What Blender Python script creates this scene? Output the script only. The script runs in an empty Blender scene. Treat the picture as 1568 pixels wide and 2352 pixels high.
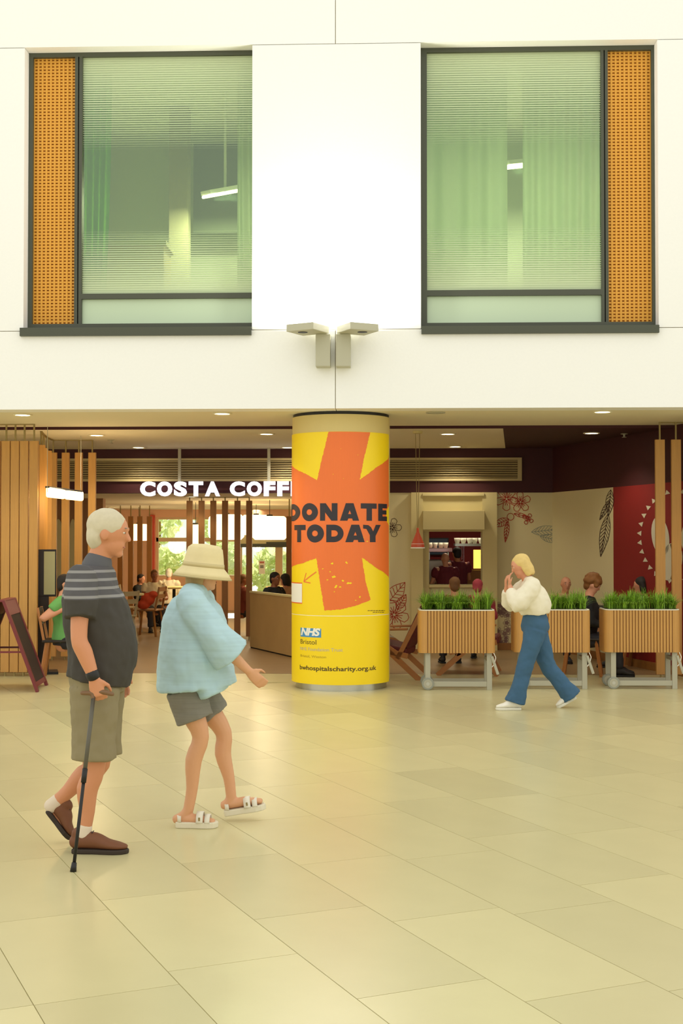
import bpy, bmesh, math, random
from mathutils import Vector, Matrix, noise

random.seed(7)
R = math.radians
SC = bpy.context.scene
COL = SC.collection

# ------------------------------------------------------------------ camera
F = 3000.0                       # focal length in pixels of the 1568 x 2352 frame
YAW, PITCH, DF = R(2.0), R(1.22), 13.53
cam_d = bpy.data.cameras.new('camera')
cam = bpy.data.objects.new('camera', cam_d)
COL.objects.link(cam)
cam.location = (DF*math.sin(YAW), -DF*math.cos(YAW), 1.6)
cam.rotation_euler = (R(90)+PITCH, 0, YAW)
cam_d.sensor_fit = 'VERTICAL'
cam_d.sensor_height = 36.0
cam_d.lens = 36.0*F/2352.0
cam_d.clip_start, cam_d.clip_end = 0.1, 300
SC.camera = cam

# ------------------------------------------------------------------ world, exposure
w = bpy.data.worlds.new('sky'); SC.world = w; w.use_nodes = True
bg = w.node_tree.nodes['Background']
bg.inputs[0].default_value = (1.0, 0.985, 0.905, 1)
bg.inputs[1].default_value = 1.2
SC.view_settings.view_transform = 'Standard'
SC.view_settings.look = 'None'
SC.view_settings.gamma = 1.0
SC.view_settings.use_curve_mapping = False
SC.view_settings.exposure = 0.0
# daylight on the garden behind the building (the facade and hall lie in the building's shade)
sun_d = bpy.data.lights.new('sun', 'SUN'); sun_d.energy = 9; sun_d.angle = R(3); sun_d.color = (1, .96, .86)
sun = bpy.data.objects.new('sun', sun_d); COL.objects.link(sun); sun.location = (0, 40, 30); sun.rotation_euler = (R(-56), 0, R(8))

# ------------------------------------------------------------------ pixel -> place
CL = Vector(cam.location)
CR = cam.rotation_euler.to_matrix()
def ray(px, py): return CR @ Vector(((px-784)/F, -(py-1176)/F, -1.0))
def Yp(px, py, Y):
    r = ray(px, py); return CL + r*((Y-CL.y)/r.y)
def Zp(px, py, Z=0.0):
    r = ray(px, py); return CL + r*((Z-CL.z)/r.z)
FW = Vector((-math.sin(YAW), math.cos(YAW), 0)); RT = Vector((math.cos(YAW), math.sin(YAW), 0))
def gp(px, d, z=0.0):
    p = CL + FW*d + RT*((px-784)/F*d); return Vector((p.x, p.y, z))
def X_(px, Y, py=1240): return Yp(px, py, Y).x
def Z_(py, Y, px=784): return Yp(px, py, Y).z
def plane_p(px, py, p0, n):
    r = ray(px, py); return CL + r*((p0-CL).dot(n)/r.dot(n))

# ------------------------------------------------------------------ materials
def lin(c):
    return tuple(((v/255)/12.92 if v/255 <= .04045 else ((v/255+.055)/1.055)**2.4) for v in c)
MATS = {}
def mat(name, rgb, rough=.6, metal=0., vary=0., scale=8., bump=0., emit=0., spec=.5, stretch=None, rand=0., isl=0.):
    if name in MATS: return MATS[name]
    m = bpy.data.materials.new(name); m.use_nodes = True; nt = m.node_tree; N = nt.nodes; L = nt.links
    b = N['Principled BSDF']
    c = lin(rgb)
    b.inputs['Base Color'].default_value = (*c, 1)
    b.inputs['Roughness'].default_value = rough
    b.inputs['Metallic'].default_value = metal
    b.inputs['Specular IOR Level'].default_value = spec
    if emit:
        b.inputs['Emission Color'].default_value = (*c, 1)
        b.inputs['Emission Strength'].default_value = emit
    colsock = None
    if vary or bump:
        tc = N.new('ShaderNodeTexCoord'); mp = N.new('ShaderNodeMapping')
        if stretch: mp.inputs['Scale'].default_value = stretch
        L.new(tc.outputs['Object'], mp.inputs[0])
        nz = N.new('ShaderNodeTexNoise'); nz.inputs['Scale'].default_value = scale; nz.inputs['Detail'].default_value = 4
        L.new(mp.outputs[0], nz.inputs['Vector'])
        if vary:
            mx = N.new('ShaderNodeMixRGB'); mx.inputs[1].default_value = (*[v*(1-vary) for v in c], 1); mx.inputs[2].default_value = (*[min(1, v*(1+vary)) for v in c], 1)
            L.new(nz.outputs['Fac'], mx.inputs[0]); colsock = mx.outputs[0]
        if bump:
            bp = N.new('ShaderNodeBump'); bp.inputs['Strength'].default_value = bump; bp.inputs['Distance'].default_value = .01
            L.new(nz.outputs['Fac'], bp.inputs['Height']); L.new(bp.outputs[0], b.inputs['Normal'])
    if rand or isl:
        src = None
        if rand:
            src = N.new('ShaderNodeObjectInfo').outputs['Random']; k = rand
        else:
            src = N.new('ShaderNodeNewGeometry').outputs['Random Per Island']; k = isl
        mr = N.new('ShaderNodeMapRange'); mr.inputs['To Min'].default_value = 1-k; mr.inputs['To Max'].default_value = 1+k
        L.new(src, mr.inputs['Value'])
        hs = N.new('ShaderNodeHueSaturation')
        if colsock: L.new(colsock, hs.inputs['Color'])
        else: hs.inputs['Color'].default_value = (*c, 1)
        L.new(mr.outputs[0], hs.inputs['Value']); colsock = hs.outputs[0]
    if colsock: L.new(colsock, b.inputs['Base Color'])
    MATS[name] = m
    return m

M_WHITE = mat('white_render', (246, 247, 246), .75, vary=.02, scale=40, bump=.08)
M_SOFFIT = mat('soffit_white', (236, 228, 200), .85)
M_JOINT = mat('joint_backing', (226, 214, 178), .9)  # beige of the backing board that shows in the gaps between facade panels
M_TILE = mat('stone_tile', (208, 199, 152), .27, vary=.05, scale=3, rand=.075, spec=.45)
M_TILEF = mat('stone_tile_far', (208, 199, 152), .27, vary=.05, scale=3, isl=.075, spec=.45)
M_GROUT = mat('grout', (178, 166, 120), .8)
M_CAFEF = mat('cafe_floor', (150, 122, 84), .4, vary=.12, scale=5)
M_FRAME = mat('dark_green_grey_metal', (72, 76, 62), .5)
M_ORANGE = mat('amber_panel', (226, 164, 58), .6)
M_ORANGED = mat('amber_hole', (178, 122, 44), .8)
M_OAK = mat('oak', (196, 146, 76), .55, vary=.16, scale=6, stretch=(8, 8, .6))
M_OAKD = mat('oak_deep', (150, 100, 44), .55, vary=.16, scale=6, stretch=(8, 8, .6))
M_ROD = mat('brushed_brass_rod', (150, 132, 80), .5, metal=.3)
M_MAROON = mat('maroon_paint', (62, 9, 13), .7)
M_MAROONF = mat('maroon_frame', (120, 44, 46), .5)
M_REDWALL = mat('red_wall', (134, 22, 18), .7)
M_CREAM = mat('cream_paint', (206, 190, 134), .7)
M_MURALW = mat('pale_mural_wall', (218, 206, 160), .8)
M_BLACK = mat('black_plastic', (22, 20, 18), .5)
M_STEEL = mat('brushed_steel', (196, 196, 184), .3, metal=1., vary=.05, scale=20)
M_GREYM = mat('pale_grey_metal', (178, 174, 152), .5)
M_FIX = mat('sand_grey_fixture', (186, 184, 162), .55)
M_YEL = mat('poster_yellow', (252, 220, 14), .45)
M_ORA = mat('poster_orange', (240, 118, 48), .45)
M_INK = mat('poster_ink', (44, 38, 46), .5)
M_OLIVE = mat('poster_olive_ink', (112, 90, 20), .5)
M_LILAC = mat('poster_lilac_ink', (202, 188, 150), .5)
M_BLUEP = mat('poster_blue', (72, 146, 200), .5)
M_PWHITE = mat('print_white', (245, 243, 232), .5)
M_GREEN = mat('grass_green', (126, 166, 44), .5, isl=.5)
M_SOIL = mat('soil', (50, 44, 24), .9)
M_LAMP = mat('lamp_disc', (255, 240, 200), .5, emit=14.)
M_DRUM = mat('drum_shade', (255, 226, 170), .6, emit=2.6)
M_WARM = mat('warm_lamp', (255, 205, 130), .5, emit=7.)
M_SIGNW = mat('sign_white', (240, 240, 255), .5, emit=1.3)
M_TPAPER = mat('newsprint', (206, 200, 182), .8, vary=.12, scale=60)
M_SKIN = mat('skin', (206, 140, 100), .5)
M_SKIN2 = mat('skin_rosy', (214, 150, 116), .5)
M_SKIND = mat('skin_tan', (150, 92, 58), .5)

# ------------------------------------------------------------------ mesh helpers
def box(bm, x0, x1, y0, y1, z0, z1, mtx=None):
    vs = [bm.verts.new((x, y, z)) for x in (x0, x1) for y in (y0, y1) for z in (z0, z1)]
    if mtx is not None:
        for v in vs: v.co = mtx @ v.co
    for f in ((0, 1, 3, 2), (4, 6, 7, 5), (0, 4, 5, 1), (2, 3, 7, 6), (0, 2, 6, 4), (1, 5, 7, 3)):
        bm.faces.new([vs[i] for i in f])
    return vs
def cyl(bm, p0, p1, r0, r1=None, n=16, caps=True):
    p0, p1 = Vector(p0), Vector(p1); r1 = r0 if r1 is None else r1
    t = (p1-p0).normalized(); u = t.orthogonal().normalized(); v = t.cross(u)
    A, B = [], []
    for i in range(n):
        a = 2*math.pi*i/n; d = u*math.cos(a)+v*math.sin(a)
        A.append(bm.verts.new(p0+d*r0)); B.append(bm.verts.new(p1+d*r1))
    for i in range(n):
        j = (i+1) % n; bm.faces.new((A[i], A[j], B[j], B[i]))
    if caps:
        bm.faces.new(A[::-1]); bm.faces.new(B)
def bar(bm, p0, p1, wx, wz, up=(0, 0, 1)):
    """rectangular bar between two points, wx across, wz along up"""
    p0, p1 = Vector(p0), Vector(p1); t = (p1-p0).normalized(); up = Vector(up)
    s = t.cross(up)
    if s.length < 1e-5: s = t.cross(Vector((0, 1, 0)))
    s.normalize(); u = s.cross(t)
    vs = []
    for p in (p0, p1):
        for a, b in ((-1, -1), (1, -1), (1, 1), (-1, 1)):
            vs.append(bm.verts.new(p+s*a*wx/2+u*b*wz/2))
    for f in ((3, 2, 1, 0), (4, 5, 6, 7), (0, 1, 5, 4), (1, 2, 6, 5), (2, 3, 7, 6), (3, 0, 4, 7)):
        bm.faces.new([vs[i] for i in f])
def prism(bm, pts, y0, y1, axis='y'):
    """extruded outline; pts (a,b) -> (a, y, b)"""
    A = [bm.verts.new((a, y0, b) if axis == 'y' else (a, b, y0)) for a, b in pts]
    B = [bm.verts.new((a, y1, b) if axis == 'y' else (a, b, y1)) for a, b in pts]
    n = len(pts)
    for i in range(n):
        j = (i+1) % n; bm.faces.new((A[i], A[j], B[j], B[i]))
    bm.faces.new(A[::-1]); bm.faces.new(B)
def lathe(bm, prof, n=24, c=(0, 0, 0)):
    rings = []
    for r, z in prof:
        rings.append([bm.verts.new((c[0]+r*math.cos(2*math.pi*i/n), c[1]+r*math.sin(2*math.pi*i/n), c[2]+z)) for i in range(n)])
    for a, b in zip(rings, rings[1:]):
        for i in range(n):
            j = (i+1) % n; bm.faces.new((a[i], a[j], b[j], b[i]))
    if prof[0][0] > 1e-4: bm.faces.new(rings[0][::-1])
    if prof[-1][0] > 1e-4: bm.faces.new(rings[-1])
def sphere(bm, c, r, n=12, m=8, mtx=None):
    c = Vector(c); r = Vector(r) if hasattr(r, '__len__') else Vector((r, r, r))
    rows = []
    for i in range(1, m):
        a = math.pi*i/m
        rows.append([bm.verts.new(Vector((r.x*math.sin(a)*math.cos(2*math.pi*k/n), r.y*math.sin(a)*math.sin(2*math.pi*k/n), r.z*math.cos(a)))+c) for k in range(n)])
    T = bm.verts.new(c+Vector((0, 0, r.z))); B = bm.verts.new(c-Vector((0, 0, r.z)))
    for k in range(n):
        j = (k+1) % n
        bm.faces.new((T, rows[0][k], rows[0][j])); bm.faces.new((B, rows[-1][j], rows[-1][k]))
        for a, b in zip(rows, rows[1:]): bm.faces.new((a[k], b[k], b[j], a[j]))
    if mtx is not None:
        for v in [T, B]+[v for r_ in rows for v in r_]: v.co = mtx @ v.co
def fin(bm, name, smooth=False, normals=True):
    if normals: bmesh.ops.recalc_face_normals(bm, faces=bm.faces)
    me = bpy.data.meshes.new(name); bm.to_mesh(me); bm.free()
    if smooth:
        for p in me.polygons: p.use_smooth = True
    return me
def obj(name, bm, m, parent=None, loc=None, smooth=False, bevel=0.):
    me = bm if isinstance(bm, bpy.types.Mesh) else fin(bm, name, smooth)
    o = bpy.data.objects.new(name, me); COL.objects.link(o)
    if m is not None and not me.materials: me.materials.append(m)
    if parent is not None: o.parent = parent
    if loc is not None: o.location = loc
    if bevel:
        b = o.modifiers.new('bevel', 'BEVEL'); b.width = bevel; b.segments = 2; b.limit_method = 'ANGLE'
    return o
def boxo(name, m, parent, x0, x1, y0, y1, z0, z1, bevel=0.):
    bm = bmesh.new(); box(bm, x0, x1, y0, y1, z0, z1); return obj(name, bm, m, parent, bevel=bevel)
def tag(o, label, cat, group=None, kind=None):
    o['label'] = label; o['category'] = cat
    if group: o['group'] = group
    if kind: o['kind'] = kind
    return o
def thing(name, label, cat, loc=(0, 0, 0), rz=0., group=None):
    o = bpy.data.objects.new(name, None); COL.objects.link(o); o.location = loc; o.rotation_euler = (0, 0, rz)
    o.empty_display_size = .1
    return tag(o, label, cat, group)
def struct(o, label=None, cat=None):
    o['kind'] = 'structure'
    if label: o['label'] = label
    if cat: o['category'] = cat
    return o
def sempty(name, label=None, cat=None):
    o = bpy.data.objects.new(name, None); COL.objects.link(o); return struct(o, label, cat)
def copy_tree(o, parent=None):
    c = o.copy(); COL.objects.link(c); c.parent = parent
    for ch in [x for x in o.children]: copy_tree(ch, c)
    return c

# ================================================================== STRUCTURE
ZS, ZI, ZC = 2.966, 2.935, 2.288       # soffit, inner ceiling, low cafe ceiling
YSTEP, YB, YW = 2.1, 5.57, 16.0        # ceiling step, bulkhead, far window wall

# ---- floor with stone tiles
bm = bmesh.new(); box(bm, -14, 14, -22, YSTEP, -.2, -.004)
floor = struct(obj('floor', bm, M_GROUT), 'pale stone tile floor of the bright hall', 'floor')
ang = R(26); uA = Vector((-math.sin(ang), math.cos(ang), 0)); uB = Vector((math.cos(ang), math.sin(ang), 0))
P0 = Zp(1564, 2017)
TW, TL, GAP = .52, 1.04, .0035
bm = bmesh.new(); box(bm, -TL/2+GAP/2, TL/2-GAP/2, -TW/2+GAP/2, TW/2-GAP/2, -.02, 0)
tile_me = fin(bm, 'tile'); tile_me.materials.append(M_TILE)
inv = (Matrix.Translation(CL) @ CR.to_4x4()).inverted()
cand = []
for i in range(-40, 40):
    off = random.random()*TL
    for j in range(-30, 30):
        c = P0 + uB*((i+.5)*TW) + uA*(j*TL+off)
        if not (-9.5 < c.x < 9.5 and -13.2 < c.y < YSTEP-.62): continue
        q = inv @ c
        vis = q.z < -1 and abs(q.x/-q.z*F) < 784+260 and q.y/-q.z*F > -1176-420
        cand.append((0 if vis else 1, -q.z if q.z < 0 else 99, c))
cand.sort(key=lambda t: (t[0], t[1]))
rest = bmesh.new()
rotA = Matrix.Rotation(math.atan2(uA.y, uA.x), 4, 'Z')
for k, (v, d, c) in enumerate(cand):
    if k < 290 and v == 0:
        o = obj('tile', tile_me, None, floor); o.location = c; o.rotation_euler = (0, 0, math.atan2(uA.y, uA.x))
    else:
        box(rest, -TL/2+GAP/2, TL/2-GAP/2, -TW/2+GAP/2, TW/2-GAP/2, -.02, 0, Matrix.Translation(c) @ rotA)
# trimmed strip of tiles along the cafe edge
box(rest, -9.5, 9.5, YSTEP-.9, YSTEP-.002, -.02, -.0008)
o = obj('tile_field', rest, M_TILEF, floor); o['kind'] = 'stuff'
bm = bmesh.new(); box(bm, -8, 6.5, YSTEP, YW+.3, -.2, 0)
struct(obj('floor', bm, M_CAFEF), 'brown floor inside the cafe', 'floor')

# ---- facade
wf = sempty('wall_front', 'white rendered facade panels above the cafe', 'wall')
xl0, xl1 = X_(56, 0, 450), X_(578, 0, 450)
xr0, xr1 = X_(967, 0, 450), X_(1510, 0, 450)
zt = (Z_(108, 0, 300)+Z_(93, 0, 1240))/2
zb = (Z_(769, 0, 300)+Z_(764, 0, 1240))/2
zj = zb + .045
xc = X_(770, 0, 890); g = .004
for (x0, x1, z0, z1) in ((-9, xl0, zj, zt), (xl1, xr0, zj, zt), (xr1, 9, zj, zt),
                         (-9, xc, ZS, zj), (xc, 9, ZS, zj), (-9, xc, zt, 9.5), (xc, 9, zt, 9.5)):
    boxo('panel', M_WHITE, wf, x0+(g if x0 > -9 else 0), x1-(g if x1 < 9 else 0), 0, .3, z0+(g if z0 > ZS else -.002), z1-g)
bm = bmesh.new()
for (x0, x1, z0, z1) in ((-9, xl0-.02, ZS+.01, 9.4), (xl1+.02, xr0-.02, ZS+.01, 9.4), (xr1+.02, 9, ZS+.01, 9.4), (xl0-.02, xl1+.02, ZS+.01, zb-.03), (xr0-.02, xr1+.02, ZS+.01, zb-.03), (xl0-.02, xl1+.02, zt+.03, 9.4), (xr0-.02, xr1+.02, zt+.03, 9.4)):
    box(bm, x0, x1, .03, .32, z0, z1)
obj('backing', bm, M_JOINT, wf)

# ---- ceilings
struct(boxo('ceiling', M_SOFFIT, None, -9, 9, .301, YSTEP, ZS-.002, ZS+.25), 'white soffit under the facade', 'ceiling')
# inner ceiling: pale panel on the left, maroon on the right
q0, q1 = Yp(1155, 980, YSTEP), plane_p(1164, 1029, Vector((0, 0, ZI)), Vector((0, 0, 1)))
bm = bmesh.new(); prism(bm, [(-9, YSTEP+.02), (q0.x, YSTEP+.02), (q1.x, YB+.2), (-9, YB+.2)], ZI, ZI+.25, 'z')
struct(obj('ceiling', bm, M_SOFFIT), 'pale inner cafe ceiling with round lights', 'ceiling')
bm = bmesh.new(); prism(bm, [(q0.x+.001, YSTEP+.02), (9, YSTEP+.02), (9, YB+.2), (q1.x+.001, YB+.2)], ZI, ZI+.25, 'z')
struct(obj('ceiling', bm, M_MAROON), 'dark maroon ceiling at the right', 'ceiling')
struct(boxo('trim_1', M_MAROON, None, -9, 9, YSTEP, YSTEP+.02, ZI-.005, ZS+.2), 'thin maroon trim line across the soffit', 'trim')
struct(boxo('ceiling', M_SOFFIT, None, -8, 0.4, YB+.2, YW+.3, ZC, ZC+.25), 'low ceiling deep inside the cafe', 'ceiling')
struct(boxo('ceiling', M_SOFFIT, None, -9, 9, .32, YW+2, 3.3, 3.5), 'slab above the cafe', 'ceiling')

# ---- bulkhead and mural wall
XM0, XM1 = X_(700, YB), X_(1268, YB, 1132)
struct(boxo('wall_bulkhead', M_MAROON, None, -9, XM1+.05, YB, YB+.2, ZC, ZI+.1), 'maroon bulkhead band above the cafe front', 'wall')
HX0, HX1, HZ0, HZ1 = X_(985, YB, 1300), X_(1106, YB, 1300), .95, Z_(1221, YB, 1050)
bm = bmesh.new()
box(bm, XM0, HX0, YB+.02, YB+.2, 0, ZC); box(bm, HX1, XM1+.1, YB+.02, YB+.2, 0, ZC)
box(bm, HX0, HX1, YB+.02, YB+.2, 0, HZ0); box(bm, HX0, HX1, YB+.02, YB+.2, HZ1, ZC)
wall_mural = struct(obj('wall_back', bm, M_MURALW), 'pale cafe wall with outlined flower mural and serving hatch', 'wall')
# angled wall at the right
A0 = Vector((XM1, YB+.02, 0)); kdir = Vector((.2915, -1, 0)).normalized()
nA = Vector((-kdir.y, kdir.x, 0));  nA = -nA if nA.x > 0 else nA
LW = 5.2
def angled(name, m, s0, s1, z0, z1, t=.15):
    bm = bmesh.new(); a, b = A0+kdir*s0, A0+kdir*s1
    vs = []
    for p in (a, b):
        for off in (0, t):
            for z in (z0, z1):
                q = p - nA*off; vs.append(bm.verts.new((q.x, q.y, z)))
    for f in ((0, 1, 3, 2), (4, 6, 7, 5), (0, 4, 5, 1), (2, 3, 7, 6), (0, 2, 6, 4), (1, 5, 7, 3)): bm.faces.new([vs[i] for i in f])
    return obj(name, bm, m)
sW = (plane_p(1408, 1200, A0, nA)-A0).dot(kdir)
struct(angled('wall_right', M_MURALW, 0, sW, 0, ZC), 'pale end of the mural wall turning towards the hall', 'wall')
wall_red = struct(angled('wall_side', M_REDWALL, sW, LW, 0, ZC), 'red side wall with a white emblem', 'wall')
struct(angled('wall_bulkhead', M_MAROON, -.05, LW, ZC, ZI+.1), 'maroon bulkhead over the red side wall', 'wall')
struct(boxo('baseboard_back', M_OAKD, None, XM0, XM1, YB-.005, YB+.02, 0, .1), 'wooden skirting under the mural wall', 'baseboard')
struct(angled('baseboard_right', M_OAKD, 0, LW, 0, .1, -.02), 'wooden skirting under the side wall', 'baseboard')
# closing walls
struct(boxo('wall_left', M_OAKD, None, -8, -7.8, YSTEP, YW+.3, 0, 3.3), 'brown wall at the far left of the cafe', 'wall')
struct(boxo('wall_inner', M_CREAM, None, XM0, XM0+.15, YB+.2, YW+.3, 0, ZC), 'cream partition deep inside the cafe', 'wall')
struct(boxo('wall_kitchen', M_REDWALL, None, XM0+.15, 5, 9.3, 9.45, 0, ZC), 'dark red tiled wall behind the serving hatch', 'wall')
struct(boxo('ceiling', M_MAROON, None, XM0+.15, 5, YB+.2, 9.45, ZC, ZC+.2), 'dark ceiling of the serving area', 'ceiling')
struct(boxo('wall_kitchen_side', M_MAROON, None, 4.4, 4.6, YB+.2, 9.3, 0, ZC), 'dark side wall of the serving area', 'wall')
XLW = X_(236, 8.0)
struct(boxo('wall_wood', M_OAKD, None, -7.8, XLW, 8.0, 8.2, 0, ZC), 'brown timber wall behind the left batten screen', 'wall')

# ---- far window wall
xs = X_(296, YW); xr = X_(346, YW); xw0 = X_(358, YW); xw1 = X_(548, YW)
zw = Z_(1188, YW, 450)
M_SALMON = mat('salmon_wall', (230, 184, 150), .8)
bm = bmesh.new()
box(bm, -8, xw0, YW, YW+.25, 0, ZC); box(bm, xw0, XM0, YW, YW+.25, zw, ZC); box(bm, xw0, xw1, YW, YW+.25, 0, .75)
struct(obj('wall_far', bm, M_SALMON), 'salmon far wall of the cafe around the windows', 'wall')
struct(boxo('trim_2', mat('red_pillar', (206, 72, 44), .6), None, xr, xw0-.02, YW-.12, YW, 0, zw+.05), 'bright red pillar strip beside the far window', 'trim')

def glassmat(name, tint, refl=.06):
    m = bpy.data.materials.new(name); m.use_nodes = True; nt = m.node_tree; nt.nodes.clear()
    o = nt.nodes.new('ShaderNodeOutputMaterial'); t = nt.nodes.new('ShaderNodeBsdfTransparent'); t.inputs[0].default_value = (*tint, 1)
    gl = nt.nodes.new('ShaderNodeBsdfGlossy'); gl.inputs['Roughness'].default_value = .02
    mx = nt.nodes.new('ShaderNodeMixShader'); mx.inputs[0].default_value = refl
    nt.links.new(t.outputs[0], mx.inputs[1]); nt.links.new(gl.outputs[0], mx.inputs[2]); nt.links.new(mx.outputs[0], o.inputs[0])
    return m
M_GLASS = glassmat('clear_glass', (.93, .97, .93))
win = sempty('window_3', 'large far window looking out on greenery', 'window')
M_WFR = mat('pale_window_frame', (216, 190, 150), .6)
ztr0, ztr1 = Z_(1244, YW, 400), Z_(1235, YW, 400)
fr = .05
for (x0, x1, z0, z1, nm) in ((xw0, xw1, zw-fr, zw, 'rail'), (xw0, xw1, ztr0, ztr1, 'transom'), (xw0, xw1, .75, .80, 'rail'),
                             (xw0, xw0+fr, .80, zw-fr, 'stile'), (xw1-fr, xw1, .80, zw-fr, 'stile'), ((xw0+xw1)/2-.03, (xw0+xw1)/2+.03, .80, zw-fr, 'mullion')):
    boxo(nm, M_WFR, win, x0, x1, YW+.03, YW+.11, z0, z1)
for (x0, x1) in ((xw0+fr, (xw0+xw1)/2-.03), ((xw0+xw1)/2+.03, xw1-fr)):
    for (z0, z1) in ((.8, ztr0), (ztr1, zw-fr)):
        boxo('pane', M_GLASS, win, x0, x1, YW+.06, YW+.07, z0, z1)
dr = sempty('door_1', 'glazed far doors under a dark header', 'door')
zh0, zh1 = Z_(1257, YW, 620), Z_(1249, YW, 620)
boxo('header_panel', M_CREAM, dr, xw1, XM0, YW+.03, YW+.15, zh1, zw)
boxo('header_rail', M_FRAME, dr, xw1, XM0, YW-.02, YW+.15, zh0, zh1)
xd = X_(562, YW)
for x0, x1 in ((xw1, xw1+.07), (X_(640, YW)-.08, X_(640, YW)+.08), (XM0-.07, XM0)):
    boxo('stile', M_WFR, dr, x0, x1, YW+.03, YW+.1, 0, zh0)
boxo('pane', M_GLASS, dr, xw1+.07, X_(640, YW)-.08, YW+.06, YW+.07, .02, zh0)
boxo('pane', M_GLASS, dr, X_(640, YW)+.08, XM0-.07, YW+.06, YW+.07, .02, zh0)
boxo('closer', M_FRAME, dr, X_(612, YW), X_(665, YW), YW-.08, YW-.02, zh1, zh1+.04)

# ---- upstairs windows
def frit(name, tint, body, z0, z1, top0, bot1):
    """green solar glass with printed horizontal lines fading in towards top and bottom"""
    m = bpy.data.materials.new(name); m.use_nodes = True; nt = m.node_tree; N = nt.nodes; L = nt.links; N.clear()
    out = N.new('ShaderNodeOutputMaterial')
    tr = N.new('ShaderNodeBsdfTransparent'); tr.inputs[0].default_value = (*lin(tint), 1)
    gl = N.new('ShaderNodeBsdfGlossy'); gl.inputs['Roughness'].default_value = .03; gl.inputs[0].default_value = (.8, .95, .8, 1)
    df = N.new('ShaderNodeBsdfDiffuse'); df.inputs[0].default_value = (*lin(body), 1)
    m1 = N.new('ShaderNodeMixShader'); m1.inputs[0].default_value = .11
    L.new(tr.outputs[0], m1.inputs[1]); L.new(gl.outputs[0], m1.inputs[2])
    tc = N.new('ShaderNodeTexCoord'); sp = N.new('ShaderNodeSeparateXYZ'); L.new(tc.outputs['Object'], sp.inputs[0])
    def ramp(a, b, va, vb):
        r = N.new('ShaderNodeMapRange'); r.inputs['From Min'].default_value = a; r.inputs['From Max'].default_value = b
        r.inputs['To Min'].default_value = va; r.inputs['To Max'].default_value = vb; L.new(sp.outputs['Z'], r.inputs['Value']); return r.outputs[0]
    up = ramp(top0, z1, 0, 1); dn = ramp(z0, bot1, 1, 0)
    ad = N.new('ShaderNodeMath'); ad.operation = 'MAXIMUM'; L.new(up, ad.inputs[0]); L.new(dn, ad.inputs[1])
    mul = N.new('ShaderNodeMath'); mul.operation = 'MULTIPLY'; mul.inputs[1].default_value = 1/.024; L.new(sp.outputs['Z'], mul.inputs[0])
    sn = N.new('ShaderNodeMath'); sn.operation = 'FRACT'; L.new(mul.outputs[0], sn.inputs[0])
    # coverage: density 0..1 compared with the line wave
    s2 = N.new('ShaderNodeMapRange'); s2.inputs['From Min'].default_value = 0; s2.inputs['From Max'].default_value = 1; s2.inputs['To Min'].default_value = .02; s2.inputs['To Max'].default_value = 1.05
    L.new(sn.outputs[0], s2.inputs['Value'])
    gt = N.new('ShaderNodeMath'); gt.operation = 'GREATER_THAN'; L.new(ad.outputs[0], gt.inputs[0]); L.new(s2.outputs[0], gt.inputs[1])
    fc = N.new('ShaderNodeMath'); fc.operation = 'MULTIPLY'; fc.inputs[1].default_value = .85; L.new(gt.outputs[0], fc.inputs[0])
    mx = N.new('ShaderNodeMixShader'); L.new(fc.outputs[0], mx.inputs[0]); L.new(m1.outputs[0], mx.inputs[1]); L.new(df.outputs[0], mx.inputs[2])
    L.new(mx.outputs[0], out.inputs[0])
    return m
M_FROST = mat('frosted_spandrel', (196, 216, 186), .25)
YF = .2
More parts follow.
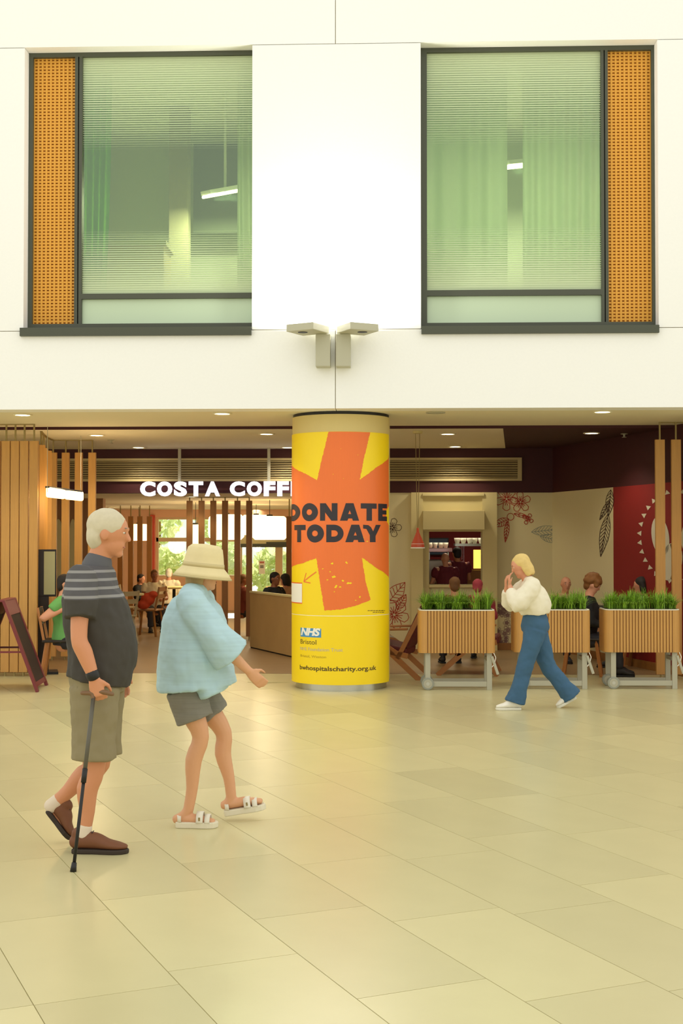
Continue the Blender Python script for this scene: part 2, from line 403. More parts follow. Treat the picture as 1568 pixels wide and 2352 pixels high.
def upper_window(nm, label, side):
    wd = sempty(nm, label, 'window')
    if side < 0:
        xa, xb = X_(66, YF, 450), xl1+.02; p0, p1 = X_(77, YF, 450), X_(173, YF, 450); m0, m1 = X_(190, YF, 450), xl1+.02
        zs = [Z_(y, YF, 380) for y in (122, 131, 675, 687, 744, 753)]; sx0, sx1 = xl0-.03, xl1
    else:
        xa, xb = xr0-.02, X_(1502, YF, 450); p0, p1 = X_(1395, YF, 450), X_(1495, YF, 450); m0, m1 = xr0-.02, X_(1379, YF, 450)
        zs = [Z_(y, YF, 1180) for y in (110, 121, 667, 680, 742, 750)]; sx0, sx1 = xr0, xr1+.0
    ztop, z1, t1, t0, z0, zbot = zs
    if side < 0: mull = (p1, m0)
    else: mull = (m1, p0)
    def b(n, x0, x1, za, zb_, y0=YF-.04, y1=YF+.06, m=M_FRAME): return boxo(n, m, wd, x0, x1, y0, y1, za, zb_)
    b('rail', xa, xb, z1, ztop+.03); b('rail', xa, xb, zbot-.03, z0)
    b('mullion', mull[0], (mull[0]+mull[1])/2-.006, z0, z1); b('mullion', (mull[0]+mull[1])/2+.006, mull[1], z0, z1)
    b('mullion_gap', (mull[0]+mull[1])/2-.006, (mull[0]+mull[1])/2+.006, z0, z1, YF, YF+.05, M_BLACK)
    if side < 0:
        b('stile', xa, p0, z0, z1); b('transom', m0, xb, t0, t1); b('stile', xb-.015, xb, z0, t0); b('stile', xb-.015, xb, t1, z1); gx0, gx1 = m0, xb-.015
    else:
        b('stile', p1, xb, z0, z1); b('stile', xa, X_(980, YF, 450), z0, z1); gx0, gx1 = X_(980, YF, 450), m1; b('transom', gx0, gx1, t0, t1)
    gm = frit('fritted_green_glass'+nm[-1], (224, 236, 214), (206, 220, 182), t1, z1, t1+(z1-t1)*.60, t1+(z1-t1)*.28)
    b('pane', gx0, gx1, t1, z1, YF+.0, YF+.012, gm)
    b('spandrel_pane', gx0, gx1, z0, t0, YF+.0, YF+.02, M_FROST)
    # amber perforated panel: vertical strips, cross bars, backing
    pn = b('perforated_panel', p0, p1, z0, z1, YF+.03, YF+.04, M_ORANGED)
    bm = bmesh.new(); n = 10; wdt = (p1-p0)/n
    for i in range(n+1):
        x = p0+wdt*i; box(bm, max(p0, x-wdt*.22), min(p1, x+wdt*.22), YF+.005, YF+.03, z0, z1)
    nz = int((z1-z0)/.0345)
    for j in range(nz+1):
        z = z0+(z1-z0)*j/nz; box(bm, p0, p1, YF+.010, YF+.028, max(z0, z-.0105), min(z1, z+.0105))
    o = obj('weave', bm, M_ORANGE, pn); o['kind'] = 'stuff'
    b('sill', sx0, sx1, zb-.012, zbot-.03, -.045, YF+.06)
    return gx0, gx1, t1, z1, z0
def room(gx, side):
    x0, x1, t1, z1, z0 = gx
    a, c = (x0-.9, x1+.3) if side < 0 else (x0-.3, x1+.9)
    M_RW = mat('room_wall', (186, 192, 166), .8); M_RC = mat('room_ceiling', (226, 226, 208), .8); M_RF = mat('room_floor', (120, 116, 92), .8)
    nm = 'upper_left' if side < 0 else 'upper_right'
    bm = bmesh.new(); box(bm, a, c, 4.6, 4.7, 3.5, 7.4); box(bm, a-.1, a, .34, 4.7, 3.5, 7.4); box(bm, c, c+.1, .34, 4.7, 3.5, 7.4)
    struct(obj('wall_'+nm, bm, M_RW), 'grey-green walls of the room behind the %s upstairs window' % ('left' if side < 0 else 'right'), 'wall')
    struct(boxo('ceiling', M_RC, None, a, c, .34, 4.6, 7.3, 7.4), 'ceiling of the %s upstairs room' % ('left' if side < 0 else 'right'), 'ceiling')
    struct(boxo('floor', M_RF, None, a, c, .34, 4.6, 3.5, 3.55), 'floor of the %s upstairs room' % ('left' if side < 0 else 'right'), 'floor')
GL = upper_window('window_1', 'left upstairs window with amber panel at its left', -1)
GR = upper_window('window_2', 'right upstairs window with amber panel at its right', 1)
room(GL, -1); room(GR, 1)

# ================================================================== OBJECTS
# ---- curtains and fittings upstairs
def curtain(px0, px1, Y, z0, z1, m, label, amp=.04, waves=5, taper=0.):
    x0, x1 = X_(px0, Y, 450), X_(px1, Y, 450)
    bm = bmesh.new(); n = 60; rows = []
    for k in range(9):
        t = k/8; z = z1+(z0-z1)*t; row = []
        for i in range(n+1):
            u = i/n; xx = x0+(x1-x0)*(u*(1-taper*t*t))
            row.append(bm.verts.new((xx, Y+amp*math.sin(u*waves*2*math.pi+.5*math.sin(u*9)), z)))
        rows.append(row)
    for a, b in zip(rows, rows[1:]):
        for i in range(n): bm.faces.new((a[i], a[i+1], b[i+1], b[i]))
    o = obj('curtain', bm, m, smooth=True)
    return tag(o, label, 'curtain', 'curtains upstairs')
def cloth_through(m, c, f=.5):
    n = m.node_tree; t = n.nodes.new('ShaderNodeBsdfTranslucent'); t.inputs[0].default_value = (*lin(c), 1); x = n.nodes.new('ShaderNodeMixShader'); x.inputs[0].default_value = f
    n.links.new(n.nodes['Principled BSDF'].outputs[0], x.inputs[1]); n.links.new(t.outputs[0], x.inputs[2]); n.links.new(x.outputs[0], n.nodes['Material Output'].inputs[0]); return m
M_CURG = mat('green_curtain', (112, 172, 66), .8); M_CURP = cloth_through(mat('pale_green_curtain', (206, 218, 184), .8), (214, 222, 196), .36); cloth_through(M_CURG, (130, 200, 70), .6)
curtain(176, 256, .75, 3.6, 6.9, M_CURG, 'bright green curtain at the left of the left upstairs window', taper=.25)
curtain(545, 600, .9, 3.6, 6.9, M_CURP, 'narrow pale curtain at the right of the left upstairs window', taper=-.4, waves=3)
curtain(960, 1165, .75, 3.6, 6.9, M_CURP, 'wide pale curtain in the left half of the right upstairs window', waves=4)
curtain(1200, 1400, .75, 3.6, 6.9, M_CURP, 'wide pale curtain in the right half of the right upstairs window', waves=6, taper=.05)
def tube_light(p0, p1, label, power):
    p0, p1 = Vector(p0), Vector(p1)
    t = thing('tube_light', label, 'light', (p0+p1)/2)
    d = p1-p0
    bm = bmesh.new(); bar(bm, -d/2+Vector((0, 0, .05)), d/2+Vector((0, 0, .05)), .16, .05); obj('housing', bm, M_WHITE, t)
    for s in (-.045, .045):
        bm = bmesh.new(); n = d.cross(Vector((0, 0, 1))).normalized()*s; cyl(bm, -d/2+n, d/2+n, .018, n=8); obj('tube', bm, M_LAMP, t)
    bm = bmesh.new(); bar(bm, Vector((0, 0, .07)), Vector((0, 0, 7.3-t.location.z)), .03, .03); obj('hanger', bm, M_WHITE, t)
    l = bpy.data.lights.new('tube_glow', 'AREA'); l.energy = power; l.size = .3; l.color = (1, .95, .8)
    lo = bpy.data.objects.new('tube_glow', l); COL.objects.link(lo); lo.parent = t; lo.location = (0, 0, -.05)
a = Yp(472, 452, 2.6); b = Yp(560, 436, 3.2); tube_light(a, b, 'twin tube light glowing inside the left upstairs window', 170)
a = Yp(1160, 385, 2.6); b = Yp(1260, 375, 3.0); tube_light(a, b, 'tube light glimpsed between the pale curtains upstairs', 170)
bm = bmesh.new(); y = 3.4
M_DK = mat('dark_partition', (86, 92, 72), .8)
p = Yp(388, 500, 3.4); q = Yp(430, 500, 3.4)
tag(boxo('room_post', mat('room_post', (150, 142, 112), .8), None, p.x, q.x, 3.4, 3.7, 3.55, 7.3), 'grey post standing inside the left upstairs room', 'post')
p = Yp(436, 500, 3.6); q = Yp(580, 500, 3.6)
tag(boxo('notice_board', M_DK, None, p.x, q.x+.3, 3.9, 3.95, Z_(535, 3.9, 500), Z_(330, 3.9, 500)), 'dark board on the back wall of the left upstairs room', 'board')
o = thing('cabinet', 'low timber cabinet inside the left upstairs room', 'cabinet', (p.x-.55, 1.55, 3.55))
boxo('body', mat('pale_timber', (206, 176, 116), .6), o, -.55, .6, -.25, .25, 0, Z_(553, 1.3, 400)-3.6); boxo('top', M_CREAM, o, -.58, .63, -.28, .28, Z_(553, 1.3, 400)-3.6, Z_(553, 1.3, 400)-3.55)

# ---- wall lights over the column
def wall_light(px, flip, label):
    p = Yp(px, 800, 0); z0, z1 = Z_(846, 0, px), Z_(772, 0, px)
    t = thing('wall_light', label, 'wall light', (p.x, 0, z0), group='square up-lights over the column')
    boxo('arm', M_FIX, t, -.075, .075, -.16, 0, 0, z1-z0, .006)
    bm = bmesh.new(); box(bm, -.16, .16, -.16, .16, 0, .075); h = obj('head', bm, M_FIX, t, bevel=.006)
    h.location = (-.15*flip, -.235, z1-z0); h.rotation_euler = (0, 0, R(-28)*flip)
    bm = bmesh.new(); lathe(bm, [(.05, -.004), (.05, .001)], 16); k = obj('lens', bm, M_BLACK, h); k.location = (-.03*flip, -.05, 0)
    boxo('lamp_glass', mat('uplight_glass', (255, 250, 235), .4, emit=6.), h, -.13, .13, -.13, .13, .075, .08)
    l = bpy.data.lights.new('uplight', 'AREA'); l.energy = 36; l.size = .24; l.color = (1, .96, .85)
    lo = bpy.data.objects.new('uplight', l); COL.objects.link(lo); lo.parent = t; lo.location = (-.15*flip, -.235, z1-z0+.10); lo.rotation_euler = (R(180-12), 0, 0)
wall_light(743, 1, 'left square up-light on an arm above the poster column')
wall_light(789, -1, 'right square up-light on an arm above the poster column')

# ---- poster column
CR_ = .54
cc = gp(783, 14.32); CX, CY = cc.x, cc.y
col = thing('poster_column', 'round column wrapped in a yellow and orange donation poster', 'column', (CX, CY, 0))
def col_hit(px, py, r):
    d = ray(px, py); o = CL-Vector((CX, CY, 0)); a = d.x**2+d.y**2; b = 2*(o.x*d.x+o.y*d.y); c = o.x**2+o.y**2-r*r
    D = b*b-4*a*c
    t = (-b-math.sqrt(max(D, 0)))/(2*a); p = o+d*t
    return math.atan2(p.x, -p.y), p.z          # theta 0 faces the hall
def wrap(th, z, r): return Vector((r*math.sin(th), -r*math.cos(th), z))
def cyl_part(name, m, r, z0, z1, th0=-math.pi, th1=math.pi, n=110, thick=.004):
    bm = bmesh.new(); full = th1-th0 > 6.28
    if full: lathe(bm, [(r, z0), (r, z1)], n)
    else:
        A = []
        for i in range(n+1):
            th = th0+(th1-th0)*i/n
            A.append([bm.verts.new(wrap(th, z, rr)) for rr in (r, r-thick) for z in (z0, z1)])
        for a, b in zip(A, A[1:]):
            bm.faces.new((a[0], b[0], b[1], a[1])); bm.faces.new((a[2], a[3], b[3], b[2]))
            bm.faces.ensure_lookup_table()
            bm.faces.new((a[1], b[1], b[3], a[3])); bm.faces.new((a[0], a[2], b[2], b[0]))
        for a in (A[0], A[-1]): bm.faces.new((a[0], a[1], a[3], a[2]))
    me = fin(bm, name)
    return obj(name, me, m, col)
zP1 = col_hit(783, 991, CR_)[1]; zP0 = col_hit(783, 1574, CR_)[1]; zSeam = col_hit(783, 1415, CR_)[1]
cyl_part('shaft', mat('column_cream', (214, 194, 130), .6), CR_-.006, .09, ZS-.035)
cyl_part('top_ring', M_BLACK, CR_-.015, ZS-.04, ZS-.003)
cyl_part('plinth', M_STEEL, CR_-.045, 0, zP0+.01)
cyl_part('poster', M_YEL, CR_, zSeam+.003, zP1, R(-150), R(76)); cyl_part('lower_poster', M_YEL, CR_, zP0, zSeam-.003, R(-150), R(76))
cyl_part('seam', M_PWHITE, CR_-.001, zSeam-.003, zSeam+.003, R(-150), R(76))
def flat_fill(polys):
    """2D filled mesh (bmesh in xy) from closed polygons, holes by winding"""
    cu = bpy.data.curves.new('tmp', 'CURVE'); cu.dimensions = '2D'; cu.fill_mode = 'BOTH'
    for p in polys:
        s = cu.splines.new('POLY'); s.points.add(len(p)-1)
        for q, v in zip(s.points, p): q.co = (v[0], v[1], 0, 1)
        s.use_cyclic_u = True
    o = bpy.data.objects.new('tmp', cu); me = bpy.data.meshes.new_from_object(o)
    bm = bmesh.new(); bm.from_mesh(me); bpy.data.objects.remove(o); bpy.data.meshes.remove(me); bpy.data.curves.remove(cu)
    return bm
def text_bm(s, size, offset=0., shear=0., space=1.):
    cu = bpy.data.curves.new('tmp', 'FONT'); cu.body = s; cu.size = size; cu.offset = offset; cu.shear = shear; cu.space_character = space; cu.fill_mode = 'BOTH'; cu.resolution_u = 4
    o = bpy.data.objects.new('tmp', cu); COL.objects.link(o); bpy.context.view_layer.update()
    me = bpy.data.meshes.new_from_object(o.evaluated_get(bpy.context.evaluated_depsgraph_get()))
    bm = bmesh.new(); bm.from_mesh(me); bpy.data.objects.remove(o); bpy.data.meshes.remove(me); bpy.data.curves.remove(cu)
    return bm
def fit(bm, x0, x1, y0, y1):
    xs = [v.co.x for v in bm.verts]; ys = [v.co.y for v in bm.verts]; a, b, c, d = min(xs), max(xs), min(ys), max(ys)
    for v in bm.verts: v.co = Vector((x0+(v.co.x-a)/(b-a)*(x1-x0), y0+(v.co.y-c)/(d-c)*(y1-y0), 0))
def wrap_bm(bm, r, name, m, parent, kind=None, label=None):
    """bm in (theta*CR_, z) wrapped onto the column"""
    xs = [v.co.x for v in bm.verts]; x = min(xs)+.03
    while x < max(xs):
        bmesh.ops.bisect_plane(bm, geom=bm.verts[:]+bm.edges[:]+bm.faces[:], plane_co=(x, 0, 0), plane_no=(1, 0, 0)); x += .03
    for v in bm.verts: v.co = wrap(v.co.x/CR_, v.co.y, r)
    o = obj(name, bm, m, parent)
    if label: o['label'] = label
    return o
def zm(X, Yy): return (640+X/3.36, 920+Yy/3.36)       # zoom crop coordinates
def P2(X, Yy):
    th, z = col_hit(*zm(X, Yy), CR_); return (th*CR_, z)
def rough(pts, amp, step=.012, skip=()):
    out = []
    for i, (a, b) in enumerate(zip(pts, pts[1:]+pts[:1])):
        A, B = Vector((a[0], a[1])), Vector((b[0], b[1])); L = (B-A).length; n = max(1, int(L/step)); nn = Vector((-(B-A).y, (B-A).x))/max(L, 1e-6)
        for k in range(n):
            p = A+(B-A)*k/n
            if i not in skip and k: p += nn*random.uniform(-amp, amp)
            out.append((p.x, p.y))
    return out
TL_ = (R(-140)*CR_, 0); TR_ = R(75)*CR_
star = [P2(385, 246), P2(345, 400), P2(295, 615), P2(200, 562), P2(100, 490), (TL_[0], P2(100, 400)[1]), (TL_[0], P2(100, 1350)[1]), P2(106, 1280), P2(190, 1255), P2(290, 1215),
        P2(318, 1400), P2(352, 1620), P2(480, 1612), P2(600, 1580), P2(708, 1538), P2(668, 1390), P2(640, 1212), P2(750, 1290), P2(846, 1362),
        (TR_, P2(846, 1372)[1]), (TR_, P2(846, 965)[1]), P2(832, 930), P2(826, 850), (TR_, P2(846, 815)[1]), (TR_, P2(850, 415)[1]), P2(846, 445), P2(760, 510), P2(625, 610), P2(660, 430), P2(705, 258)]
star[0] = (star[0][0], zP1-.002); star[-1] = (star[-1][0], zP1-.002)
wrap_bm(flat_fill([rough(star, .0035, skip=(5, 19, 23, 29))]), CR_+.0012, 'star_print', M_ORA, col)
# worn flecks showing the yellow paper
flk = []
for cx, cy, s in ((405, 1255, 16), (520, 1250, 14), (340, 1300, 8), (395, 1320, 10), (425, 1365, 20), (375, 1385, 9), (490, 1395, 14), (545, 1405, 20), (440, 1435, 16), (470, 1440, 12), (430, 1475, 7), (630, 1515, 12), (590, 1540, 9), (420, 570, 4), (480, 370, 4), (610, 420, 4), (500, 600, 4), (680, 1085, 9), (650, 1060, 5)):
    for _ in range(2):
        x, y = cx+random.uniform(-s, s)*.5, cy+random.uniform(-s, s)*.4
        flk.append([P2(x+s*.7*random.uniform(.4, 1.1)*math.cos(a), y+s*.6*random.uniform(.4, 1.1)*math.sin(a)) for a in [i*2*math.pi/7 for i in range(7)]])
for f in flk: pass
bm = bmesh.new()
for f in flk:
    vs = [bm.verts.new((x, z, 0)) for x, z in f]
    try: bm.faces.new(vs)
    except Exception: pass
wrap_bm(bm, CR_+.002, 'worn_flecks', M_YEL, col)
# arrow
def stroke(pts, wd):
    out = []
    for a, b in zip(pts, pts[1:]):
        A, B = Vector(a), Vector(b); n = (B-A).normalized(); n = Vector((-n.y, n.x))*wd/2
        out.append([tuple(A+n), tuple(B+n), tuple(B-n), tuple(A-n)])
    return out
bm = bmesh.new()
for q in stroke([P2(290, 1322), P2(195, 1395)], .012)+stroke([P2(212, 1330), P2(193, 1398), P2(245, 1408)], .011):
    bm.faces.new([bm.verts.new((x, z, 0)) for x, z in q])
wrap_bm(bm, CR_+.0015, 'arrow_print', M_ORA, col)
# blank white card where the code square is printed
a, b = P2(104, 1408), P2(180, 1560)
x0 = a[0]-.12
for nm, m, e, r in (('card_border', M_ORA, .012, .0015), ('card', M_PWHITE, 0, .0022)):
    bm = bmesh.new(); bm.faces.new([bm.verts.new((x, z, 0)) for x, z in ((x0-e, b[1]-e), (b[0]+e*.2, b[1]-e), (b[0]+e*.2, a[1]+e), (x0-e, a[1]+e))]); wrap_bm(bm, CR_+r, nm, m, col)
# heavy lettering
def arc(cx, cy, rx, ry, a0, a1, n=14): return [(cx+rx*math.cos(R(a0+(a1-a0)*i/n)), cy+ry*math.sin(R(a0+(a1-a0)*i/n))) for i in range(n+1)]
GLY = {
 'D': [[(0, 0)]+arc(.45, .5, .55, .5, -90, 90)+[(0, 1)], [(.30, .32)]+arc(.45, .5, .22, .18, -90, 90)+[(.30, .68)]],
 'O': [arc(.5, .5, .5, .52, 0, 352, 28), arc(.5, .5, .17, .17, 0, 345, 18)],
 'N': [[(0, 0), (.30, 0), (.30, .48), (.66, 0), (1, 0), (1, 1), (.68, 1), (.68, .50), (.34, 1), (0, 1)]],
 'A': [[(0, 0), (.38, 0), (.43, .13), (.63, .13), (.66, 0), (1, 0), (.70, 1), (.30, 1)], [(.42, .38), (.58, .38), (.5, .60)]],
 'T': [[(.33, 0), (.67, 0), (.67, .70), (1, .70), (1, 1), (0, 1), (0, .70), (.33, .70)]],
 'E': [[(0, 0), (1, 0), (1, .26), (.42, .26), (.42, .38), (.92, .38), (.92, .62), (.42, .62), (.42, .74), (1, .74), (1, 1), (0, 1)]],
 'Y': [[(.34, 0), (.66, 0), (.66, .36), (1, 1), (.68, 1), (.52, .62), (.40, .86), (.26, .98), (0, 1), (0, .78), (.16, .76), (.34, .40)]]}
def letters(word, spans, ytop, ybot, label):
    root = None
    for ch, (a, b) in zip(word, spans):
        x0 = P2(a, (ytop+ybot)/2)[0]; x1 = P2(b, (ytop+ybot)/2)[0]; z0 = P2(480, ybot)[1]; z1 = P2(480, ytop)[1]
        bm = flat_fill([[(x0+u*(x1-x0), z0+v*(z1-z0)) for u, v in p] for p in GLY[ch]])
        wrap_bm(bm, CR_+.003, 'letter', M_INK, col)
letters('DONATE', ((92, 167), (180, 303), (319, 453), (472, 619), (632, 754), (766, 833)), 792, 927, '')
letters('TODAY', ((122, 208), (218, 349), (367, 500), (513, 662), (650, 785)), 958, 1093, '')
# lower print
def put_text(s, X0, X1, Y0, Y1, m, name, offset=0., shear=0., dr=.0015, space=1.):
    bm = text_bm(s, 1., offset, shear, space)
    a, b = P2(X0, (Y0+Y1)/2), P2(X1, (Y0+Y1)/2); fit(bm, a[0], b[0], P2(480, Y1)[1], P2(480, Y0)[1]); wrap_bm(bm, CR_+dr, name, m, col)
bm = bmesh.new(); a, b = P2(168, 1752), P2(327, 1830)
bm.faces.new([bm.verts.new((x, z, 0)) for x, z in ((a[0], b[1]), (b[0], b[1]), (b[0], a[1]), (a[0], a[1]))]); wrap_bm(bm, CR_+.0012, 'logo_plate', M_BLUEP, col)
put_text('NHS', 172, 321, 1760, 1822, M_PWHITE, 'logo_lettering', .045, .22, .002, .92)
put_text('Bristol', 168, 290, 1852, 1888, M_OLIVE, 'lettering', .005)
put_text('NHS Foundation Trust', 166, 494, 1912, 1938, M_LILAC, 'lettering', .012)
put_text('Bristol, Weston', 168, 366, 1972, 1994, mat('poster_faint_ink', (196, 166, 20), .5), 'lettering', .012)
put_text('bwhospitalscharity.org.uk', 163, 752, 2054, 2100, mat('poster_brown_ink', (84, 66, 20), .5), 'lettering', .02)
bm = bmesh.new()
for (x0, x1, y) in ((685, 818, 1621), (725, 815, 1634)):
    x = x0
    while x < x1:
        e = min(x1, x+random.uniform(8, 20)); q0, q1 = P2(x, y-2.2), P2(e, y+2.2)
        bm.faces.new([bm.verts.new((X, z, 0)) for X, z in ((q0[0], q1[1]), (q1[0], q1[1]), (q1[0], q0[1]), (q0[0], q0[1]))]); x = e+4
wrap_bm(bm, CR_+.0015, 'fine_print', M_OLIVE, col)

# ---- recessed ceiling lights
def downlight(px, py, z, label, lit=True, power=10, r=.085, grp='round ceiling lights'):
    p = Zp(px, py, z)
    t = thing('ceiling_light', label, 'ceiling light', (p.x, p.y, z), group=grp)
    bm = bmesh.new(); lathe(bm, [(r*1.22, -.001), (r*1.22, -.010), (r, -.012), (r*.96, -.002)], 28); obj('bezel', bm, M_SOFFIT if lit else M_GREYM, t, smooth=True)
    bm = bmesh.new(); lathe(bm, [(r*.98, -.0065), (r*.98, -.0045)], 28); obj('diffuser', bm, M_LAMP if lit else M_FIX, t)
    if lit and power:
        l = bpy.data.lights.new('downlight', 'SPOT'); l.energy = power; l.spot_size = R(125); l.spot_blend = .6; l.shadow_soft_size = r; l.color = (1, .92, .74)
        lo = bpy.data.objects.new('downlight', l); COL.objects.link(lo); lo.parent = t; lo.location = (0, 0, -.03)
for px, py, lab, lit in ((52, 952, 'lit round soffit light at the left edge, over the left timber screen', True), (510, 949, 'lit round soffit light left of the poster column', True),
                         (1000, 947, 'unlit round soffit light right of the poster column', False), (1383, 945, 'lit round soffit light at the far right of the soffit', True)):
    downlight(px, py, ZS-.002, lab, lit, 44)
for px, py, lab in ((222, 999, 'lit round ceiling light just right of the left timber screen'), (318, 1027, 'lit round ceiling light above the start of the lit sign'),
                    (612, 996, 'lit round ceiling light just left of the column top'), (660, 1027, 'lit round ceiling light half hidden by the column'),
                    (1028, 996, 'lit round ceiling light above the pendant, upper of two'), (1045, 1025, 'lit round ceiling light touching the maroon bulkhead, lower of two'),
                    (1358, 994, 'lit round ceiling light in the maroon ceiling')):
    downlight(px, py, ZI, lab, True, 40)
for px, py, lab in ((260, 1165, 'small lit ceiling light deep in the cafe left of the sign'), (376, 1171, 'small lit ceiling light before the far window top'),
                    (478, 1155, 'small lit ceiling light behind the centre timber battens'), (588, 1170, 'small lit ceiling light by the drum lamps'), (440, 1140, 'small lit ceiling light just behind the lit sign')):
    downlight(px, py, ZC, lab, True, 22, .1)
# sprinkler / sensor heads
for px, py, z, lab in ((1433, 996, ZI, 'small sprinkler head in the maroon ceiling'), (255, 1010, ZI, 'small sensor head in the pale ceiling left of the sign')):
    p = Zp(px, py, z); bm = bmesh.new(); lathe(bm, [(.045, 0), (.045, -.006), (.014, -.012), (.012, -.04), (.03, -.044), (.03, -.048)], 14)
    tag(obj('sprinkler', bm, M_GREYM, loc=(p.x, p.y, z-.001)), lab, 'sprinkler')
p = Zp(416, 1171, ZC)
t = thing('security_camera', 'small black dome camera on the low cafe ceiling', 'camera', (p.x, p.y, ZC)); bm = bmesh.new(); lathe(bm, [(.05, 0), (.05, -.03)], 14); obj('mount', bm, M_BLACK, t); bm = bmesh.new(); sphere(bm, (0, 0, -.05), .045); obj('dome', bm, M_BLACK, t, smooth=True)

# ---- ventilation grille and lit sign
gx0, gx1 = X_(90, YB-.03, 1080), X_(1198, YB-.03, 1080); gz0, gz1 = Z_(1105, YB-.03, 700), Z_(1052, YB-.03, 700)
t = thing('vent_grille', 'long pale louvred ventilation grille on the maroon bulkhead', 'vent', ((gx0+gx1)/2, YB, gz0))
hw, hh = (gx1-gx0)/2, gz1-gz0
M_VENT = mat('vent_beige', (186, 168, 120), .6)
for (x0, x1, z0, z1) in ((-hw, hw, 0, .035), (-hw, hw, hh-.035, hh), (-hw, -hw+.06, .035, hh-.035), (hw-.06, hw, .035, hh-.035)): boxo('frame_bar', M_VENT, t, x0, x1, -.035, 0, z0, z1)
boxo('backing', mat('vent_dark', (96, 80, 50), .8), t, -hw+.06, hw-.06, -.006, 0, .035, hh-.035)
n = 8; 
bm = bmesh.new(); bar(bm, (-hw+.06, 0, 0), (hw-.06, 0, 0), .024, .008, (0, .5, 1)); sl = fin(bm, 'slat'); sl.materials.append(M_VENT)
for i in range(n):
    obj('slat', sl, None, t, loc=(0, -.02, .035+(hh-.07)*(i+.5)/n))
sgn = thing('lit_sign', 'glowing white letter sign hanging under the vent grille', 'sign', (X_(500, YB-.25), YB-.25, Z_(1143, YB-.25, 500)))
zs0, zs1 = Z_(1140, YB-.25, 500), Z_(1106, YB-.25, 500)
word = 'COSTA COFFEE'
tb = text_bm(word, 1., .035, 0, 1.12); xs = [v.co.x for v in tb.verts]; tb.free()
x0 = X_(323, YB-.25, 1120); x1 = X_(735, YB-.25, 1120)
cur = x0; wid = (x1-x0)/11.35
for ch in word:
    if ch == ' ': cur += wid*.5; continue
    bm = text_bm(ch, 1., .05); wk = {'F': .72, 'E': .74, 'T': .9, 'S': .8}.get(ch, .94)*wid
    fit(bm, cur, cur+wk, zs0, zs1)
    for v in bm.verts: v.co = Vector((v.co.x-sgn.location.x, 0, v.co.y-sgn.location.z))
    g_ = bmesh.ops.extrude_face_region(bm, geom=bm.faces[:]); 
    for v in [e for e in g_['geom'] if isinstance(e, bmesh.types.BMVert)]: v.co.y -= .05
    obj('letter', bm, M_SIGNW, sgn); cur += wk+wid*.13
bm = bmesh.new(); bar(bm, (x0-sgn.location.x, .03, (zs0+zs1)/2-sgn.location.z), (x1-sgn.location.x, .03, (zs0+zs1)/2-sgn.location.z), .02, .03); obj('rail', bm, M_MAROON, sgn)
for px in (412, 617):
    x = X_(px, YB-.22, 1080)-sgn.location.x
    boxo('hanger', M_GREYM, sgn, x-.02, x+.02, .02, .06, (zs0+zs1)/2-sgn.location.z, ZI-sgn.location.z)

# ---- timber batten screens
def screen(label, items, ztop, zceil, m, zbot=.05, wd=.098, dp=.05, track=True, rod=.018, curve=False):
    """items: list of (x, y, yaw)"""
    x0, y0 = items[0][0], items[0][1]
    t = thing('batten_screen', label, 'screen', (x0, y0, 0), group='timber batten screens')
    bm = bmesh.new(); box(bm, -wd/2, wd/2, -dp/2, dp/2, zbot, ztop); me = fin(bm, 'batten'); me.materials.append(m)
    bm = bmesh.new(); box(bm, -rod/2, rod/2, -rod/2, rod/2, ztop, zceil-.001); mr = fin(bm, 'hanger_rod'); mr.materials.append(M_ROD)
    bm = bmesh.new(); box(bm, -rod/2, rod/2, -rod/2, rod/2, 0, zbot); mf = fin(bm, 'foot_rod'); mf.materials.append(M_ROD)
    for x, y, a in items:
        o = obj('batten', me, None, t, loc=(x-x0, y-y0, 0)); o.rotation_euler = (0, 0, a)
        for mm, nn in ((mr, 'hanger_rod'), (mf, 'foot_rod')):
            obj(nn, mm, None, o)
    if track:
        bm = bmesh.new()
        for (xa, ya, _), (xb, yb, _) in zip(items, items[1:]):
            bar(bm, (xa-x0, ya-y0, zceil-.006), (xb-x0, yb-y0, zceil-.006), .03, .012)
        obj('track', bm, M_ROD, t)
def bx(px, Y): return X_(px, Y, 1300)
Yl = 1.7
zt1 = Z_(1013, Yl, 60)
screen('left front row of close-set oak battens beside the red A-board', [(bx(px, Yl), Yl, 0) for px in (-33, -9, 13, 34, 55, 77)], zt1, ZS, M_OAK)
zt2 = zt1
its = [(bx(93, 2.35), 2.35, R(60)), (bx(99, 2.85), 2.85, R(60)), (bx(108, 3.35), 3.35, R(40)), (bx(121, 3.75), 3.75, 0), (bx(150, 3.77), 3.77, 0), (bx(180, 3.77), 3.77, 0), (bx(211, 3.77), 3.77, 0)]
screen('curved row of spaced oak battens behind the dark menu totem', its, zt2, ZI, M_OAK)
Yc = 7.4
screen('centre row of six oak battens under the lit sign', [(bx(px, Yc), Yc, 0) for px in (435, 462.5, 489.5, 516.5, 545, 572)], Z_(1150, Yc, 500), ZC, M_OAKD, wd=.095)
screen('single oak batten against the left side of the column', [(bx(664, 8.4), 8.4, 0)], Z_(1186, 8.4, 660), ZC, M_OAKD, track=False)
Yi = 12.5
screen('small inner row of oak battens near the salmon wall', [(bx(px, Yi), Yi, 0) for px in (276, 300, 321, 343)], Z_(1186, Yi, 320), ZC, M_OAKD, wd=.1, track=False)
screen('pair of oak battens at the right edge by the emblem', [(bx(px, Yl), Yl, 0) for px in (1516, 1553, 1590)], Z_(1010, Yl, 1520), ZS, M_OAK, wd=.107)
